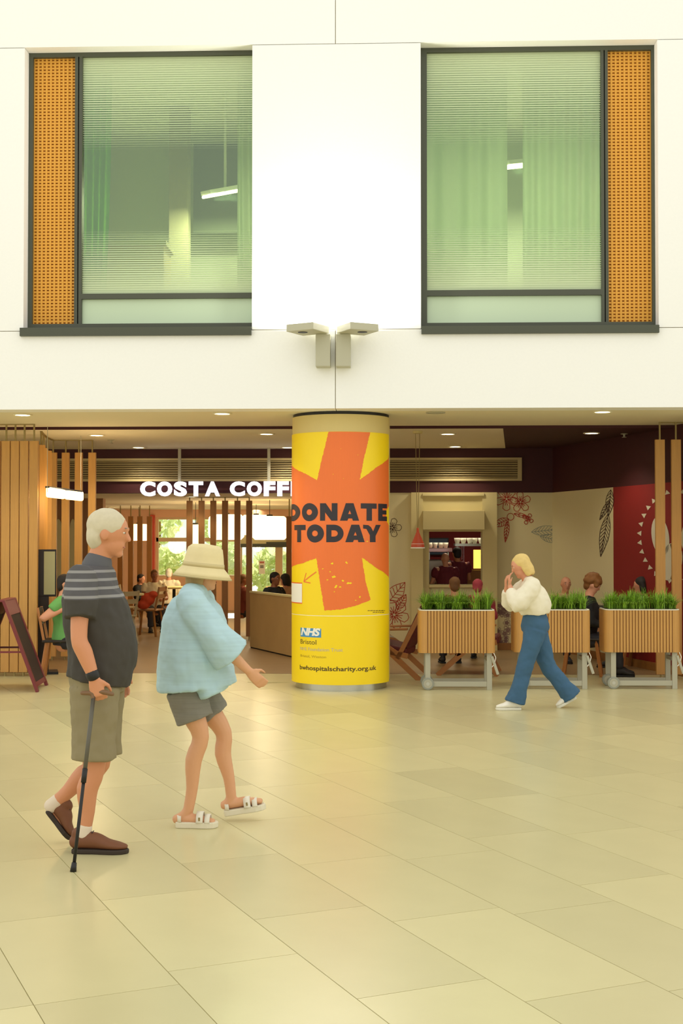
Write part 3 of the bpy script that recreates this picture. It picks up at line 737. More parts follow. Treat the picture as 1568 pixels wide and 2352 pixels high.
# cream arched panels on timber wall
for px0, px1, lab in ((128, 139, 'pale arched panel on the timber wall behind the menu totem'), (162, 171, 'pale arched panel on the timber wall further right')):
    xa, xb = X_(px0, 7.95), X_(px1, 7.95); zz = Z_(1192, 7.95, 130)
    bm = bmesh.new(); cxx = (xa+xb)/2; hw_ = (xb-xa)/2*1.6
    prism(bm, [(-hw_, 0), (hw_, 0)]+[(hw_*math.cos(R(a)), zz-.9-.25+.25*math.sin(R(a))) for a in range(0, 181, 15)], 0, .04)
    tag(obj('arched_panel', bm, M_CREAM, loc=(cxx, 7.95, .9)), lab, 'panel')

# ---- warm linear lamp at left
t = thing('linear_lamp', 'glowing warm double bar lamp hanging in the left batten screen', 'lamp', gp(148, 16.1, 2.16)); base = Vector(t.location)
for (pa, da, pb, db) in ((110, 15.35, 145, 16.0), (153, 16.15, 187, 16.8)):
    bm = bmesh.new(); bar(bm, gp(pa, da, 2.16)-base, gp(pb, db, 2.16)-base, .06, .12); obj('bar', bm, M_WARM, t, bevel=.02)
for pa, da in ((108, 15.35), (185, 16.75)):
    bm = bmesh.new(); q = gp(pa, da, 2.16)-base; cyl(bm, q, q+Vector((0, 0, ZI-2.16)), .004, n=6); obj('wire', bm, M_GREYM, t)
bm = bmesh.new(); bar(bm, gp(108, 15.35, 2.22)-base, gp(185, 16.75, 2.22)-base, .05, .02); obj('rail', bm, M_BLACK, t)
l = bpy.data.lights.new('bar_glow', 'POINT'); l.energy = 14; l.color = (1, .75, .42); l.shadow_soft_size = .2
lo = bpy.data.objects.new('bar_glow', l); COL.objects.link(lo); lo.parent = t; lo.location = (.35, .1, -.1)

# ---- drum lamps deep in the cafe
def drum(px, py, d, wpx, hpx, label):
    s = F/d; p = gp(px, d, 1.6+(1240-py)/s); r, h = wpx/s/2, hpx/s
    t = thing('drum_lamp', label, 'lamp', (p.x, p.y, p.z-h/2), group='glowing drum pendant lamps')
    bm = bmesh.new(); lathe(bm, [(r*.8, 0), (r*.97, h*.12), (r, h*.3), (r, h*.7), (r*.97, h*.88), (r*.8, h)], 28); obj('shade', bm, M_DRUM, t, smooth=True)
    bm = bmesh.new(); cyl(bm, (0, 0, h), (0, 0, max(h+.02, ZC-t.location.z)), .006, n=6); obj('cord', bm, M_BLACK, t)
    bm = bmesh.new(); lathe(bm, [(.06, h), (.05, h+.03)], 12); obj('cap', bm, M_BLACK, t)
    l = bpy.data.lights.new('drum_glow', 'POINT'); l.energy = 26; l.color = (1, .8, .52); l.shadow_soft_size = r
    lo = bpy.data.objects.new('drum_glow', l); COL.objects.link(lo); lo.parent = t; lo.location = (0, 0, -.12)
drum(619, 1213, 22.5, 84, 54, 'large glowing drum lamp nearest the column')
drum(588, 1206, 25.5, 70, 46, 'large glowing drum lamp behind the nearest one')
drum(520, 1211, 24, 84, 58, 'large glowing drum lamp behind the centre battens')
drum(449, 1228, 24, 30, 46, 'narrow glowing drum lamp behind the first centre batten')
drum(319, 1223, 27.3, 46, 38, 'glowing drum lamp behind the small inner battens')

# ---- small cone pendant
p = gp(959, 16.0); zz = 1.6-(1258-1240)/(F/16.0); s = F/16.0
t = thing('pendant_lamp', 'small red cone pendant lamp hanging left of the serving hatch', 'pendant', (p.x, p.y, zz))
bm = bmesh.new(); lathe(bm, [(.084, 0), (.082, .02), (.076, .055), (.018, .19), (.014, .24), (0.0001, .245)], 24); obj('shade', bm, mat('red_pendant', (206, 84, 52), .4), t, smooth=True)
bm = bmesh.new(); lathe(bm, [(.088, -.008), (.088, .006)], 24); obj('rim', bm, M_PWHITE, t)
bm = bmesh.new(); lathe(bm, [(.0785, .045), (.0785, .049)], 24); obj('band', bm, M_PWHITE, t)
for dx in (-.012, .012):
    bm = bmesh.new(); cyl(bm, (dx*.4, 0, .24), (dx*2.2, 0, ZI-zz), .0035, n=6); obj('cord', bm, M_ROD, t)
bm = bmesh.new(); lathe(bm, [(.06, ZI-zz-.03), (.06, ZI-zz-.001)], 18); obj('canopy', bm, M_CREAM, t)
bm = bmesh.new(); sphere(bm, (0, 0, .03), .03); obj('bulb', bm, M_LAMP, t, smooth=True)

# ---- serving hatch surround
ht = thing('hatch_surround', 'cream painted surround of the serving hatch with boxed shutter', 'hatch', (X_(1042, YB), YB+.02, 0)); hx = ht.location.x
xa, xb = X_(944, YB-.1), X_(1141, YB-.1); za = Z_(1217, YB-.2, 1042); zb_ = Z_(1173, YB-.2, 1042)
boxo('jamb', M_CREAM, ht, xa-hx, HX0-hx-.09, -.14, 0, 0, ZC); boxo('jamb', M_CREAM, ht, HX1-hx+.0, xb-hx, -.14, 0, 0, ZC)
boxo('inner_jamb', M_CREAM, ht, HX0-hx-.09, HX0-hx, -.05, 0, 0, HZ1)
boxo('head_panel', M_CREAM, ht, HX0-hx-.09, HX1-hx, -.12, 0, HZ1, ZC)
boxo('shutter_box', M_CREAM, ht, X_(971, YB-.24)-hx, X_(1113, YB-.24)-hx, -.26, -.12, za, zb_, .005)
boxo('top_strip', M_CREAM, ht, X_(971, YB-.24)-hx, X_(1113, YB-.24)-hx, -.16, -.12, ZC-.05, ZC-.01)
boxo('ledge', M_CREAM, ht, HX0-hx, HX1-hx, -.1, .2, HZ0-.04, HZ0)

# ---- serving area
M_CUP = mat('cup_white', (236, 232, 214), .4)
M_COUNTER = mat('steel_counter', (150, 140, 124), .3, metal=.6)
kx = X_(1045, 8.0)
t = thing('coffee_machine', 'chrome coffee machine seen through the serving hatch', 'coffee machine', (X_(1005, 7.6), 7.6, 0))
boxo('counter', M_OAKD, t, -.55, .22, -.3, .35, 0, .9); boxo('body', M_COUNTER, t, -.5, .2, -.22, .25, .9, 1.28, .02); boxo('cup_tray', mat('chrome_pink', (176, 140, 136), .25, metal=.8), t, -.52, .22, -.25, .27, 1.40, 1.47, .01)
for dx in (-.45, -.15, .15):
    bm = bmesh.new(); cyl(bm, (dx, -.2, 1.28), (dx, -.2, 1.40), .02, n=8); obj('pillar', bm, M_STEEL, t)
for i in range(4):
    bm = bmesh.new(); cyl(bm, (-.42+.18*i, -.26, 1.05), (-.42+.18*i, -.36, 1.03), .022, n=8); obj('group_handle', bm, M_BLACK, t)
for i, (dx, dy) in enumerate(((-.4, -.1), (-.3, .05), (-.22, -.12), (-.12, .02), (-.05, -.12), (.05, 0), (.12, -.1))):
    bm = bmesh.new(); lathe(bm, [(.03, 0), (.042, .05), (.046, .085), (.040, .083), (.026, .01)], 14)
    tag(obj('cup', bm, M_CUP, loc=(t.location.x+dx, t.location.y+dy, 1.47), smooth=True), '%s white cup from the left on the chrome coffee machine' % ('first', 'second', 'third', 'fourth', 'fifth', 'sixth', 'last')[i], 'cup', 'cups on the coffee machine')
t = thing('menu_screen', 'dark menu screen on the red wall inside the hatch', 'screen', (X_(1005, 9.2), 9.26, Z_(1275, 9.2, 1005)))
boxo('frame', M_BLACK, t, -.32, .19, -.03, .03, 0, .3); boxo('display', mat('screen_dark_blue', (34, 44, 52), .3, emit=.4), t, -.30, .17, -.034, -.03, .02, .28)
t = thing('display_cabinet', 'lit food display cabinet at the right inside the hatch', 'cabinet', (X_(1098, 7.4), 7.4, 0))
boxo('base', M_OAKD, t, -.25, .4, -.25, .25, 0, 1.12); boxo('top', M_STEEL, t, -.38, .4, -.27, .25, 1.50, 1.54)
boxo('side_glass', M_GLASS, t, -.25, -.24, -.25, .25, 1.12, 1.50); boxo('lit_back', mat('amber_light', (255, 210, 90), .5, emit=1.6), t, -.07, .05, .1, .12, 1.14, 1.44); boxo('post', M_STEEL, t, .33, .37, -.22, -.18, 1.12, 1.50)
for i, dx in enumerate((-.34, -.24, -.14, -.06, .04)):
    bm = bmesh.new(); lathe(bm, [(.03, 0), (.045, .05), (.05, .09), (.045, .088), (.026, .01)], 14)
    tag(obj('cup', bm, M_CUP, loc=(t.location.x+dx, 7.4-.1+.06*(i % 2), 1.54), smooth=True), '%s white cup from the left on top of the lit display cabinet' % ('first', 'second', 'third', 'fourth', 'last')[i], 'cup', 'cups on the display cabinet')
l = bpy.data.lights.new('kitchen_light', 'AREA'); l.energy = 14; l.size = .6; l.color = (1, .85, .6)
lo = bpy.data.objects.new('kitchen_light', l); COL.objects.link(lo); lo.location = (kx, 7.3, ZC-.02)
t = thing('panel_light', 'flat panel light in the ceiling of the serving area', 'ceiling light', (kx, 7.3, ZC)); boxo('frame', M_BLACK, t, -.35, .35, -.35, .35, -.012, 0)

# ---- partition, menu totem, A-board
pt = thing('low_partition', 'waist-high pale timber partition left of the column', 'partition', (X_(580, 5.0), 5.0, 0))
a = gp(580, 19.4); b = gp(690, 17.6)
pa, pb = a-Vector(pt.location), b-Vector(pt.location)
bm = bmesh.new(); bar(bm, (pa.x, pa.y, .42), (pb.x, pb.y, .42), .08, .80); obj('board', bm, mat('partition_wood', (176, 144, 92), .6, vary=.1, scale=4), pt)
bm = bmesh.new(); bar(bm, (pa.x, pa.y, .83), (pb.x, pb.y, .83), .10, .025); obj('cap_rail', bm, M_CREAM, pt)
bm = bmesh.new(); bar(bm, (pa.x, pa.y, .011), (pb.x, pb.y, .011), .06, .022); obj('plinth', bm, M_BLACK, pt)

t = thing('menu_totem', 'dark free-standing menu totem with pale sheet beside the oak battens', 'menu board', gp(107, 15.7), R(16)); s = F/15.7
boxo('base', M_BLACK, t, -.14, .14, -.16, .16, 0, .03); boxo('post', mat('near_black_brown', (34, 22, 16), .5), t, -.10, .03, -.05, .05, .03, .93)
boxo('frame', mat('near_black_brown', (34, 22, 16), .5), t, -.12, .115, -.05, .05, .92, 1.485); boxo('sheet', mat('menu_sheet', (178, 176, 132), .6), t, -.03, .10, -.055, -.05, .945, 1.46)

def a_board():
    t = thing('a_board', 'maroon folding A-board sign at the left edge', 'sign', gp(3, 13.75)); s = F/13.75
    base = Vector(t.location); H = .955; wdt = .50
    # local: x spread (left leg is the printed board), y width towards/away from the hall
    def leg(nm, sgn, xf, m):
        g = obj(nm, bmesh.new(), None, t); return g
    ax, fx = .0, .385
    yb = .62
    M_BI = mat('board_inside', (44, 24, 18), .7)
    for sg, nm in ((1, 'rear_board'), (-1, 'front_board')):
        top = Vector((.03*sg, 0, H)); bot = Vector((fx*sg, 0, 0)); d = (bot-top)
        n = Vector((d.z, 0, -d.x)).normalized()*-1
        part = bpy.data.objects.new(nm, None); COL.objects.link(part); part.parent = t
        def piece(n_, m_, u0, u1, y0, y1, th0, th1):
            bm = bmesh.new(); vs = []
            for u in (u0, u1):
                for y in (y0, y1):
                    for q in (th0, th1):
                        p = top+d*u+n*q*sg; vs.append(bm.verts.new((p.x, y, p.z)))
            for f in ((0, 1, 3, 2), (4, 6, 7, 5), (0, 4, 5, 1), (2, 3, 7, 6), (0, 2, 6, 4), (1, 5, 7, 3)): bm.faces.new([vs[i] for i in f])
            return obj(n_, bm, m_, part)
        piece('stile', M_MAROONF, 0, 1, -.03, .03, -.015, .015); piece('stile', M_MAROONF, 0, 1, yb-.03, yb+.03, -.015, .015)
        piece('rail', M_MAROONF, 0, .16, .03, yb-.03, -.012, .012); piece('rail', M_MAROONF, .90, .95, .03, yb-.03, -.012, .012)
        piece('panel', M_BI, .16, .90, .03, yb-.03, -.006, .006)
        if sg < 0:
            piece('poster_sheet', mat('poster_sheet', (236, 230, 190), .6), .19, .88, .05, yb-.05, .007, .010)
            piece('sheet_band', mat('sheet_lime', (196, 208, 110), .6), .19, .27, .05, yb-.05, .010, .012)
            for k in range(4): piece('print_block', M_PWHITE, .03+.0*k, .075, .12+.10*k, .19+.10*k, .012, .014)
            piece('print_block', M_PWHITE, .10, .125, .26, .36, .012, .014)
    bm = bmesh.new(); box(bm, -.045, .045, -.03, yb+.03, H-.01, H+.012); obj('hinge_cap', bm, M_MAROONF, t, bevel=.008)
    for y in (0, yb):
        z = H*.44; x = .03+(fx-.03)*(1-.44); bm = bmesh.new(); bar(bm, (-x, y, z), (x, y, z), .012, .02); obj('stay', bm, M_MAROONF, t)
    t.rotation_euler = (0, 0, R(6))
a_board()

# ---- planter carts
def planter_cart():
    t = thing('planter_cart', '', 'planter', (0, 0, 0), group='slatted planter carts')
    W, D, ZT, ZB, rc = .80, .40, .855, .395, .07
    def outline(W, D, rc, n=6):
        pts = []
        for cx, cy, a0 in ((W/2-rc, D/2-rc, 0), (-W/2+rc, D/2-rc, 90), (-W/2+rc, -D/2+rc, 180), (W/2-rc, -D/2+rc, 270)):
            for i in range(n+1): a = R(a0+90*i/n); pts.append((cx+rc*math.cos(a), cy+rc*math.sin(a)))
        return pts
    bm = bmesh.new(); prism(bm, outline(W-.012, D-.012, rc-.006), ZB, ZT-.01, 'z'); obj('box', bm, M_OAKD, t)
    bm = bmesh.new(); prism(bm, outline(W+.006, D+.006, rc+.003), ZT-.01, ZT, 'z'); obj('rim', bm, mat('white_rim', (244, 240, 220), .5), t)
    bm = bmesh.new(); prism(bm, outline(W-.04, D-.04, rc-.02), ZT, ZT+.004, 'z'); obj('soil', bm, M_SOIL, t)
    n = 21; pitch = (W-2*rc+.03)/n
    bm = bmesh.new(); box(bm, -pitch*.36, pitch*.36, -.006, .006, ZB, ZT-.012); me = fin(bm, 'slat'); me.materials.append(M_OAK)
    for sy in (-1, 1):
        for i in range(n):
            obj('slat', me, None, t, loc=(-W/2+rc-.015+pitch*(i+.5), sy*D/2, 0))
    for sx in (-1, 1):                 # smooth bent end panels
        bm = bmesh.new(); o = outline(W+.004, D+.004, rc+.002); k = len(o)//4
        seq = (o[k:2*k]+o[2*k:3*k]) if sx < 0 else (o[3*k:]+o[:k])
        A = [bm.verts.new((x, y, ZB)) for x, y in seq]; B = [bm.verts.new((x, y, ZT-.012)) for x, y in seq]
        for i in range(len(seq)-1): bm.faces.new((A[i], A[i+1], B[i+1], B[i]))
        e = obj('end_panel', bm, M_OAK, t); s = e.modifiers.new('thick', 'SOLIDIFY'); s.thickness = .012; s.offset = 0
    lw = .055
    for sx in (-1, 1):
        for sy in (-1, 1):
            x = sx*(W/2-.09) if sx < 0 else W/2-.055; y = sy*(D/2-.045)
            boxo('leg', M_GREYM, t, x-lw/2, x+lw/2, y-.015, y+.015, .0 if sx > 0 else .055, ZB, .003)
    for sy in (-1, 1):
        y = sy*(D/2-.045)
        boxo('bottom_rail', M_GREYM, t, -W/2+.09, W/2-.083, y-.012, y+.012, .035, .09, .003)
        bm = bmesh.new(); cyl(bm, (-W/2+.09, y-.028, .066), (-W/2+.09, y+.028, .066), .066, n=24); wh = obj('wheel', bm, mat('wheel_grey', (150, 152, 138), .45), t, bevel=.006)
        bm = bmesh.new(); cyl(bm, (-W/2+.09, y-.033, .066), (-W/2+.09, y+.033, .066), .018, n=14); obj('hub', bm, M_STEEL, wh)
        bm = bmesh.new(); cyl(bm, (-W/2+.09, y-.0305, .066), (-W/2+.09, y+.0305, .066), .046, n=20); obj('wheel_disc', bm, M_GREYM, wh)
    boxo('cross_rail', M_GREYM, t, W/2-.075, W/2-.04, -D/2+.06, D/2-.06, .30, .34)
    bm = bmesh.new(); bar(bm, (W/2-.03, -D/2+.03, .36), (W/2+.035, -D/2+.02, .165), .03, .022, (0, 1, 0)); obj('brake_lever', bm, M_GREYM, t, bevel=.006)
    bm = bmesh.new()
    pts = [Vector((W/2-.01, -D/2+.02, ZB)), Vector((W/2+.012, -D/2+.02, ZB-.05)), Vector((W/2-.005, -D/2+.02, ZB-.12)), Vector((W/2-.03, -D/2+.02, ZB-.15))]
    for a, b in zip(pts, pts[1:]): cyl(bm, a, b, .004, n=6)
    obj('cable', bm, M_PWHITE, t)
    return t
def grass(loc, rz, label, seed):
    rnd = random.Random(seed); bm = bmesh.new(); W, D = .72, .32
    cl = [(rnd.uniform(-1, 1)*.97, rnd.uniform(-1, 1)*.9) for _ in range(26)]+[(-.95, -.8), (-.5, -.95), (.55, -.95), (.95, -.7), (0, -.9)]
    for cu_, cv in cl:
        tall = rnd.uniform(.75, 1.15)
        for i in range(62):
            u, v = cu_+rnd.gauss(0, .05), cv+rnd.gauss(0, .09)
            x, y = max(-1, min(1, u))*W/2, max(-1, min(1, v))*D/2
            a = rnd.uniform(0, 2*math.pi); d = Vector((math.cos(a), math.sin(a)*.8, 0)); s = Vector((-d.y, d.x, 0)).normalized()*rnd.uniform(.003, .0055)
            out = rnd.random()**1.3; lean = .03+.20*out; h = rnd.uniform(.15, .24)*tall*(1.05-.35*out); dr = .35+.75*out
            if cv < -.75 and d.y < -.35 and rnd.random() < .5: dr = 1.5; lean = .12+.06*rnd.random(); h = .13
            prev = None
            for k in range(6):
                t = k/5; p = Vector((x, y, 0))+d*lean*(t*.35+.65*t*t)+Vector((0, 0, h*((1+dr*.55)*t-dr*t*t*.9)))
                ww = s*(1-.88*t**1.5)
                cur = (bm.verts.new(p-ww), bm.verts.new(p+ww))
                if prev: bm.faces.new((prev[0], prev[1], cur[1], cur[0]))
                prev = cur
    o = obj('grass', fin(bm, 'grass', normals=False), M_GREEN, loc=loc); o.rotation_euler = (0, 0, rz)
    return tag(o, label, 'grass', 'grasses in the planter carts', 'stuff')
proto = planter_cart()
carts = ((1046, 14.12, 'slatted oak planter cart in front of the serving hatch'), (1262, 14.2, 'slatted oak planter cart behind the walking blonde woman'), (1466, 14.22, 'slatted oak planter cart at the right edge by the oak battens'))
for i, (px, d, lab) in enumerate(carts):
    o = proto if i == 0 else copy_tree(proto)
    p = gp(px, d); o.location = (p.x, p.y, 0); o.rotation_euler = (0, 0, R(1.0)); o['label'] = lab
    grass((p.x, p.y, .858), R(1), ('tufted green grass in the cart before the hatch', 'tufted green grass in the cart behind the blonde woman', 'tufted green grass in the rightmost cart')[i], 30+i)

# ---- lounge chairs
M_CHW = mat('teak', (176, 116, 62), .5, vary=.12, scale=5, stretch=(1, 1, 6)); M_CUSH = mat('oxblood_cushion', (96, 24, 22), .6)
def lounge_chair():
    t = thing('lounge_chair', '', 'chair', (0, 0, 0), group='teak lounge chairs')
    # faces local -x (seat front at -x); width along y
    for sy in (-.31, .31):
        bm = bmesh.new(); bar(bm, (-.34, sy, 0), (-.10, sy, .46), .03, .05); obj('leg', bm, M_CHW, t)
        bm = bmesh.new(); bar(bm, (.36, sy, 0), (-.02, sy, .34), .03, .06); obj('leg', bm, M_CHW, t)
        bm = bmesh.new(); bar(bm, (-.30, sy, .56), (.22, sy, .58), .055, .025); obj('armrest', bm, M_CHW, t, bevel=.006)
        bm = bmesh.new(); bar(bm, (-.27, sy, .545), (.10, sy, .30), .028, .045); obj('arm_brace', bm, M_CHW, t)
        bm = bmesh.new(); bar(bm, (-.34, sy, .40), (.22, sy, .27), .03, .06); obj('side_rail', bm, M_CHW, t)
        bm = bmesh.new(); bar(bm, (.10, sy, .24), (.42, sy, .86), .03, .05); obj('back_post', bm, M_CHW, t)
    bm = bmesh.new(); bar(bm, (-.36, 0, .43), (.20, 0, .31), .56, .09, (0, 0, 1)); obj('seat_cushion', bm, M_CUSH, t, bevel=.02)
    bm = bmesh.new(); bar(bm, (.17, 0, .36), (.40, 0, .84), .56, .08, (1, 0, 0)); obj('back_cushion', bm, M_CUSH, t, bevel=.02)
    bm = bmesh.new(); bar(bm, (.42, -.31, .85), (.42, .31, .85), .03, .05); obj('top_rail', bm, M_CHW, t)
    return t
c1 = lounge_chair(); q = gp(905, 15.3); c1.location = (q.x, q.y, 0); c1.rotation_euler = (0, 0, R(-12)); c1['label'] = 'teak lounge chair with oxblood cushions between column and first planter'
c2 = copy_tree(c1); q = gp(1078, 15.7); c2.location = (q.x, q.y, 0); c2.rotation_euler = (0, 0, R(172)); c2['label'] = 'teak lounge chair mostly hidden behind the first planter cart'

t = thing('newspaper', 'folded newspaper lying on the lounge chair beside the column', 'newspaper', (c1.location.x-.16, c1.location.y-.06, .495), R(14))
for k in range(3):
    bm = bmesh.new(); box(bm, -.15+.01*k, .13-.012*k, -.17, .17-.01*k, .006*k, .006*k+.005); pg = obj('sheet', bm, M_TPAPER, t); pg.rotation_euler = (0, R(12), 0)
t = thing('low_bench', 'low oak bench end at the right edge below the emblem', 'bench', gp(1575, 15.6))
boxo('body', M_OAKD, t, -.12, .02, -.10, .10, .06, .585, .006); boxo('top', M_OAK, t, -.13, .025, -.11, .11, .585, .61, .004); boxo('plinth', M_BLACK, t, -.10, .0, -.08, .08, 0, .06)
# ---- stools and tables
def stool_table():
    t = thing('side_table', 'round table on splayed wooden legs behind the planter carts', 'table', (0, 0, 0))
    bm = bmesh.new(); lathe(bm, [(.3, .70), (.3, .73)], 28); obj('top', bm, M_BLACK, t)
    for i in range(3):
        a = R(120*i+20); bm = bmesh.new(); bar(bm, (.05*math.cos(a), .05*math.sin(a), .70), (.24*math.cos(a), .24*math.sin(a), 0), .028, .028); obj('leg', bm, M_CHW, t)
    return t
t = stool_table(); q = gp(1372, 17.3); t.location = (q.x, q.y, 0)
def side_chair(label, loc, rz, m_seat, m_leg, sh=.45, bh=.82):
    t = thing('side_chair', label, 'chair', loc, rz)
    bm = bmesh.new(); box(bm, -.21, .21, -.2, .2, sh-.03, sh); obj('seat', bm, m_seat, t, bevel=.012)
    for sx in (-1, 1):
        for sy in (-1, 1):
            bm = bmesh.new(); bar(bm, (sx*.16, sy*.16, sh-.03), (sx*.22, sy*.21, 0), .028, .028); obj('leg', bm, m_leg, t)
    for sy in (-1, 1):
        bm = bmesh.new(); bar(bm, (-.19, sy*.17, sh), (-.26, sy*.17, bh), .028, .028); obj('back_post', bm, m_leg, t)
    for z in (.66, .78):
        u = (z-sh)/(bh-sh); bm = bmesh.new(); bar(bm, (-.19-.07*u, -.18, z), (-.19-.07*u, .18, z), .02, .07); obj('back_slat', bm, m_seat, t)
    return t
M_CHB = mat('dark_chair_seat', (40, 30, 22), .5)
q = gp(1336, 15.5); side_chair('dark wooden chair under the curly-haired person', q, R(-10), M_CHB, M_CHW)
q = gp(1476, 16.3); side_chair('dark chair seen under the rightmost planter cart', q, R(158), M_CHB, M_CHW)
q = gp(144, 15.2); side_chair('dark chair under the person in the green shirt', q, R(8), M_CHB, M_CHW)
M_CHP = mat('pale_chair', (176, 160, 124), .5)
q = gp(272, 20.0); side_chair('pale cafe chair right of the walking man, nearer one', q, R(150), M_CHP, M_CHP)
q = gp(286, 22.6); side_chair('pale cafe chair right of the walking man, farther one', q, R(-30), M_CHP, M_CHP)
q = gp(340, 21.8); side_chair('brown cafe chair holding the orange jacket', q, R(170), M_OAKD, M_OAKD)
def cafe_table(label, loc, r=.34, m=None):
    t = thing('cafe_table', label, 'table', loc)
    bm = bmesh.new(); lathe(bm, [(r, .71), (r, .74)], 28); obj('top', bm, m or M_CREAM, t)
    bm = bmesh.new(); cyl(bm, (0, 0, .02), (0, 0, .71), .03, n=12); obj('post', bm, M_BLACK, t)
    bm = bmesh.new(); lathe(bm, [(.22, 0), (.22, .012), (.05, .03)], 24); obj('base', bm, M_BLACK, t)
    return t
cafe_table('round cafe table between the pale chairs', gp(282, 21.0))
cafe_table('round cafe table by the seated man in black', gp(645, 24.2), .28)
cafe_table('round cafe table at the far window', gp(400, 24.0), .4)
bm = bmesh.new(); q = gp(340, 21.6)
for c, r in (((0, 0, .62), (.12, .10, .11)), ((-.07, 0, .53), (.11, .11, .08)), ((.09, -.02, .70), (.08, .08, .06))): sphere(bm, c, r, 16, 10)
o = obj('jacket', bm, mat('orange_red_cloth', (190, 64, 24), .8, vary=.2, scale=9), loc=q); 
r_ = o.modifiers.new('r', 'REMESH'); r_.mode = 'VOXEL'; r_.voxel_size = .02; r_.use_smooth_shade = True
tag(o, 'orange jacket bundled over a cafe chair', 'jacket')
q = gp(597, 29.3)
q = Yp(601, 1303, YW+.02)
t = thing('door_notice', 'white paper notice on the glazed far door', 'notice', (q.x, YW+.045, q.z)); boxo('sheet', M_PWHITE, t, -.07, .07, -.004, .004, -.15, .15); boxo('print', mat('notice_grey', (150, 150, 140), .6), t, -.04, .04, -.006, -.004, -.02, .05); boxo('print', mat('notice_red', (196, 120, 100), .6), t, -.05, .05, -.006, -.004, .09, .13)

# ---- mural line work
def ribbon(bm, pts, wd, to3):
    for a, b in zip(pts, pts[1:]):
        A, B = Vector(a), Vector(b); d = B-A
        if d.length < 1e-6: continue
        n = Vector((-d.y, d.x)).normalized()*wd/2; e = d.normalized()*wd*.25
        bm.faces.new([bm.verts.new(to3(*p)) for p in (A-e-n, B+e-n, B+e+n, A-e+n)])
def leafc(x, y, L, wdt, ang, veins=5):
    c, s = math.cos(R(ang)), math.sin(R(ang)); out = []
    def tr(u, v): return (x+u*c-v*s, y+u*s+v*c)
    for sg in (-1, 1): out.append([tr(L*t, sg*wdt/2*math.sin(math.pi*t**.85)) for t in [i/10 for i in range(11)]])
    out.append([tr(0, 0), tr(L, 0)])
    for k in range(1, veins+1):
        t = k/(veins+1)*.85
        for sg in (-1, 1): out.append([tr(L*t, 0), tr(L*(t+.13), sg*wdt/2*.85*math.sin(math.pi*min(1, t+.13)**.85))])
    return out
def flowerc(x, y, r, n=5, a0=0):
    out = []
    for k in range(n):
        a = R(a0+360*k/n); c, s = math.cos(a), math.sin(a)
        def tr(u, v): return (x+u*c-v*s, y+u*s+v*c)
        out.append([tr(*p) for p in [(r*.12, 0), (r*.45, -r*.28), (r*.85, -r*.30), (r, -r*.08), (r*.96, r*.12), (r*.8, r*.30), (r*.42, r*.26), (r*.12, 0)]])
        for q in (-.1, .1): out.append([tr(r*.15, 0), tr(r*.55, q*r)])
    out.append([(x+r*.12*math.cos(R(t)), y+r*.12*math.sin(R(t))) for t in range(0, 361, 40)])
    return out
def budc(x, y, r): return [[(x+r*math.cos(R(t)), y+r*math.sin(R(t))) for t in range(0, 361, 30)]]
def mural(name, curves, m, wpx, to3, parent):
    bm = bmesh.new()
    for c in curves: ribbon(bm, c, wpx, to3)
    o = obj(name, bm, m, parent); return o
M_MR = mat('mural_red', (176, 62, 40), .8); M_MK = mat('mural_brown', (74, 48, 36), .8); M_MB = mat('mural_blue', (132, 142, 134), .8); M_MPK = mat('mural_mauve', (150, 116, 110), .8)
to_back = lambda x, y: Yp(x, y, YB+.017)
mural('mural_flowers', flowerc(1163, 1146, 27, 5, 20)+flowerc(1195, 1153, 24, 5, 50)+budc(1172, 1187, 8)+leafc(1168, 1192, 40, 18, 155)+leafc(1166, 1196, 50, 11, 97)+leafc(1180, 1180, 34, 9, 12, 2)+flowerc(1212, 1192, 13, 4, 30), M_MR, 1.5, to_back, wall_mural)
mural('mural_leaves', leafc(890, 1385, 62, 34, -50)+flowerc(905, 1412, 34, 6, 15)+leafc(912, 1400, 40, 20, -60), M_MR, 1.5, to_back, wall_mural)
mural('mural_sprig', flowerc(900, 1212, 22, 5, 0), M_MK, 1.2, to_back, wall_mural)
mural('mural_feather', leafc(1220, 1222, 70, 22, -6, 7)+leafc(1240, 1232, 50, 18, 12, 6), M_MB, 1.0, to_back, wall_mural)
rr = random.Random(5)
mural('mural_ground_cover', sum((flowerc(rr.uniform(1143, 1168), rr.uniform(1385, 1480), rr.uniform(7, 12), 5, rr.uniform(0, 72)) for _ in range(16)), []), M_MPK, 1.0, to_back, wall_mural)
to_ang = lambda x, y: plane_p(x, y, A0+nA*.004, nA)
wr = bpy.data.objects['wall_right']
mural('mural_leaf', leafc(1396, 1180, 100, 22, 100, 9)+leafc(1402, 1125, 60, 18, 95, 6)+leafc(1400, 1150, 50, 12, 118, 5), M_MK, 1.2, to_ang, wr)
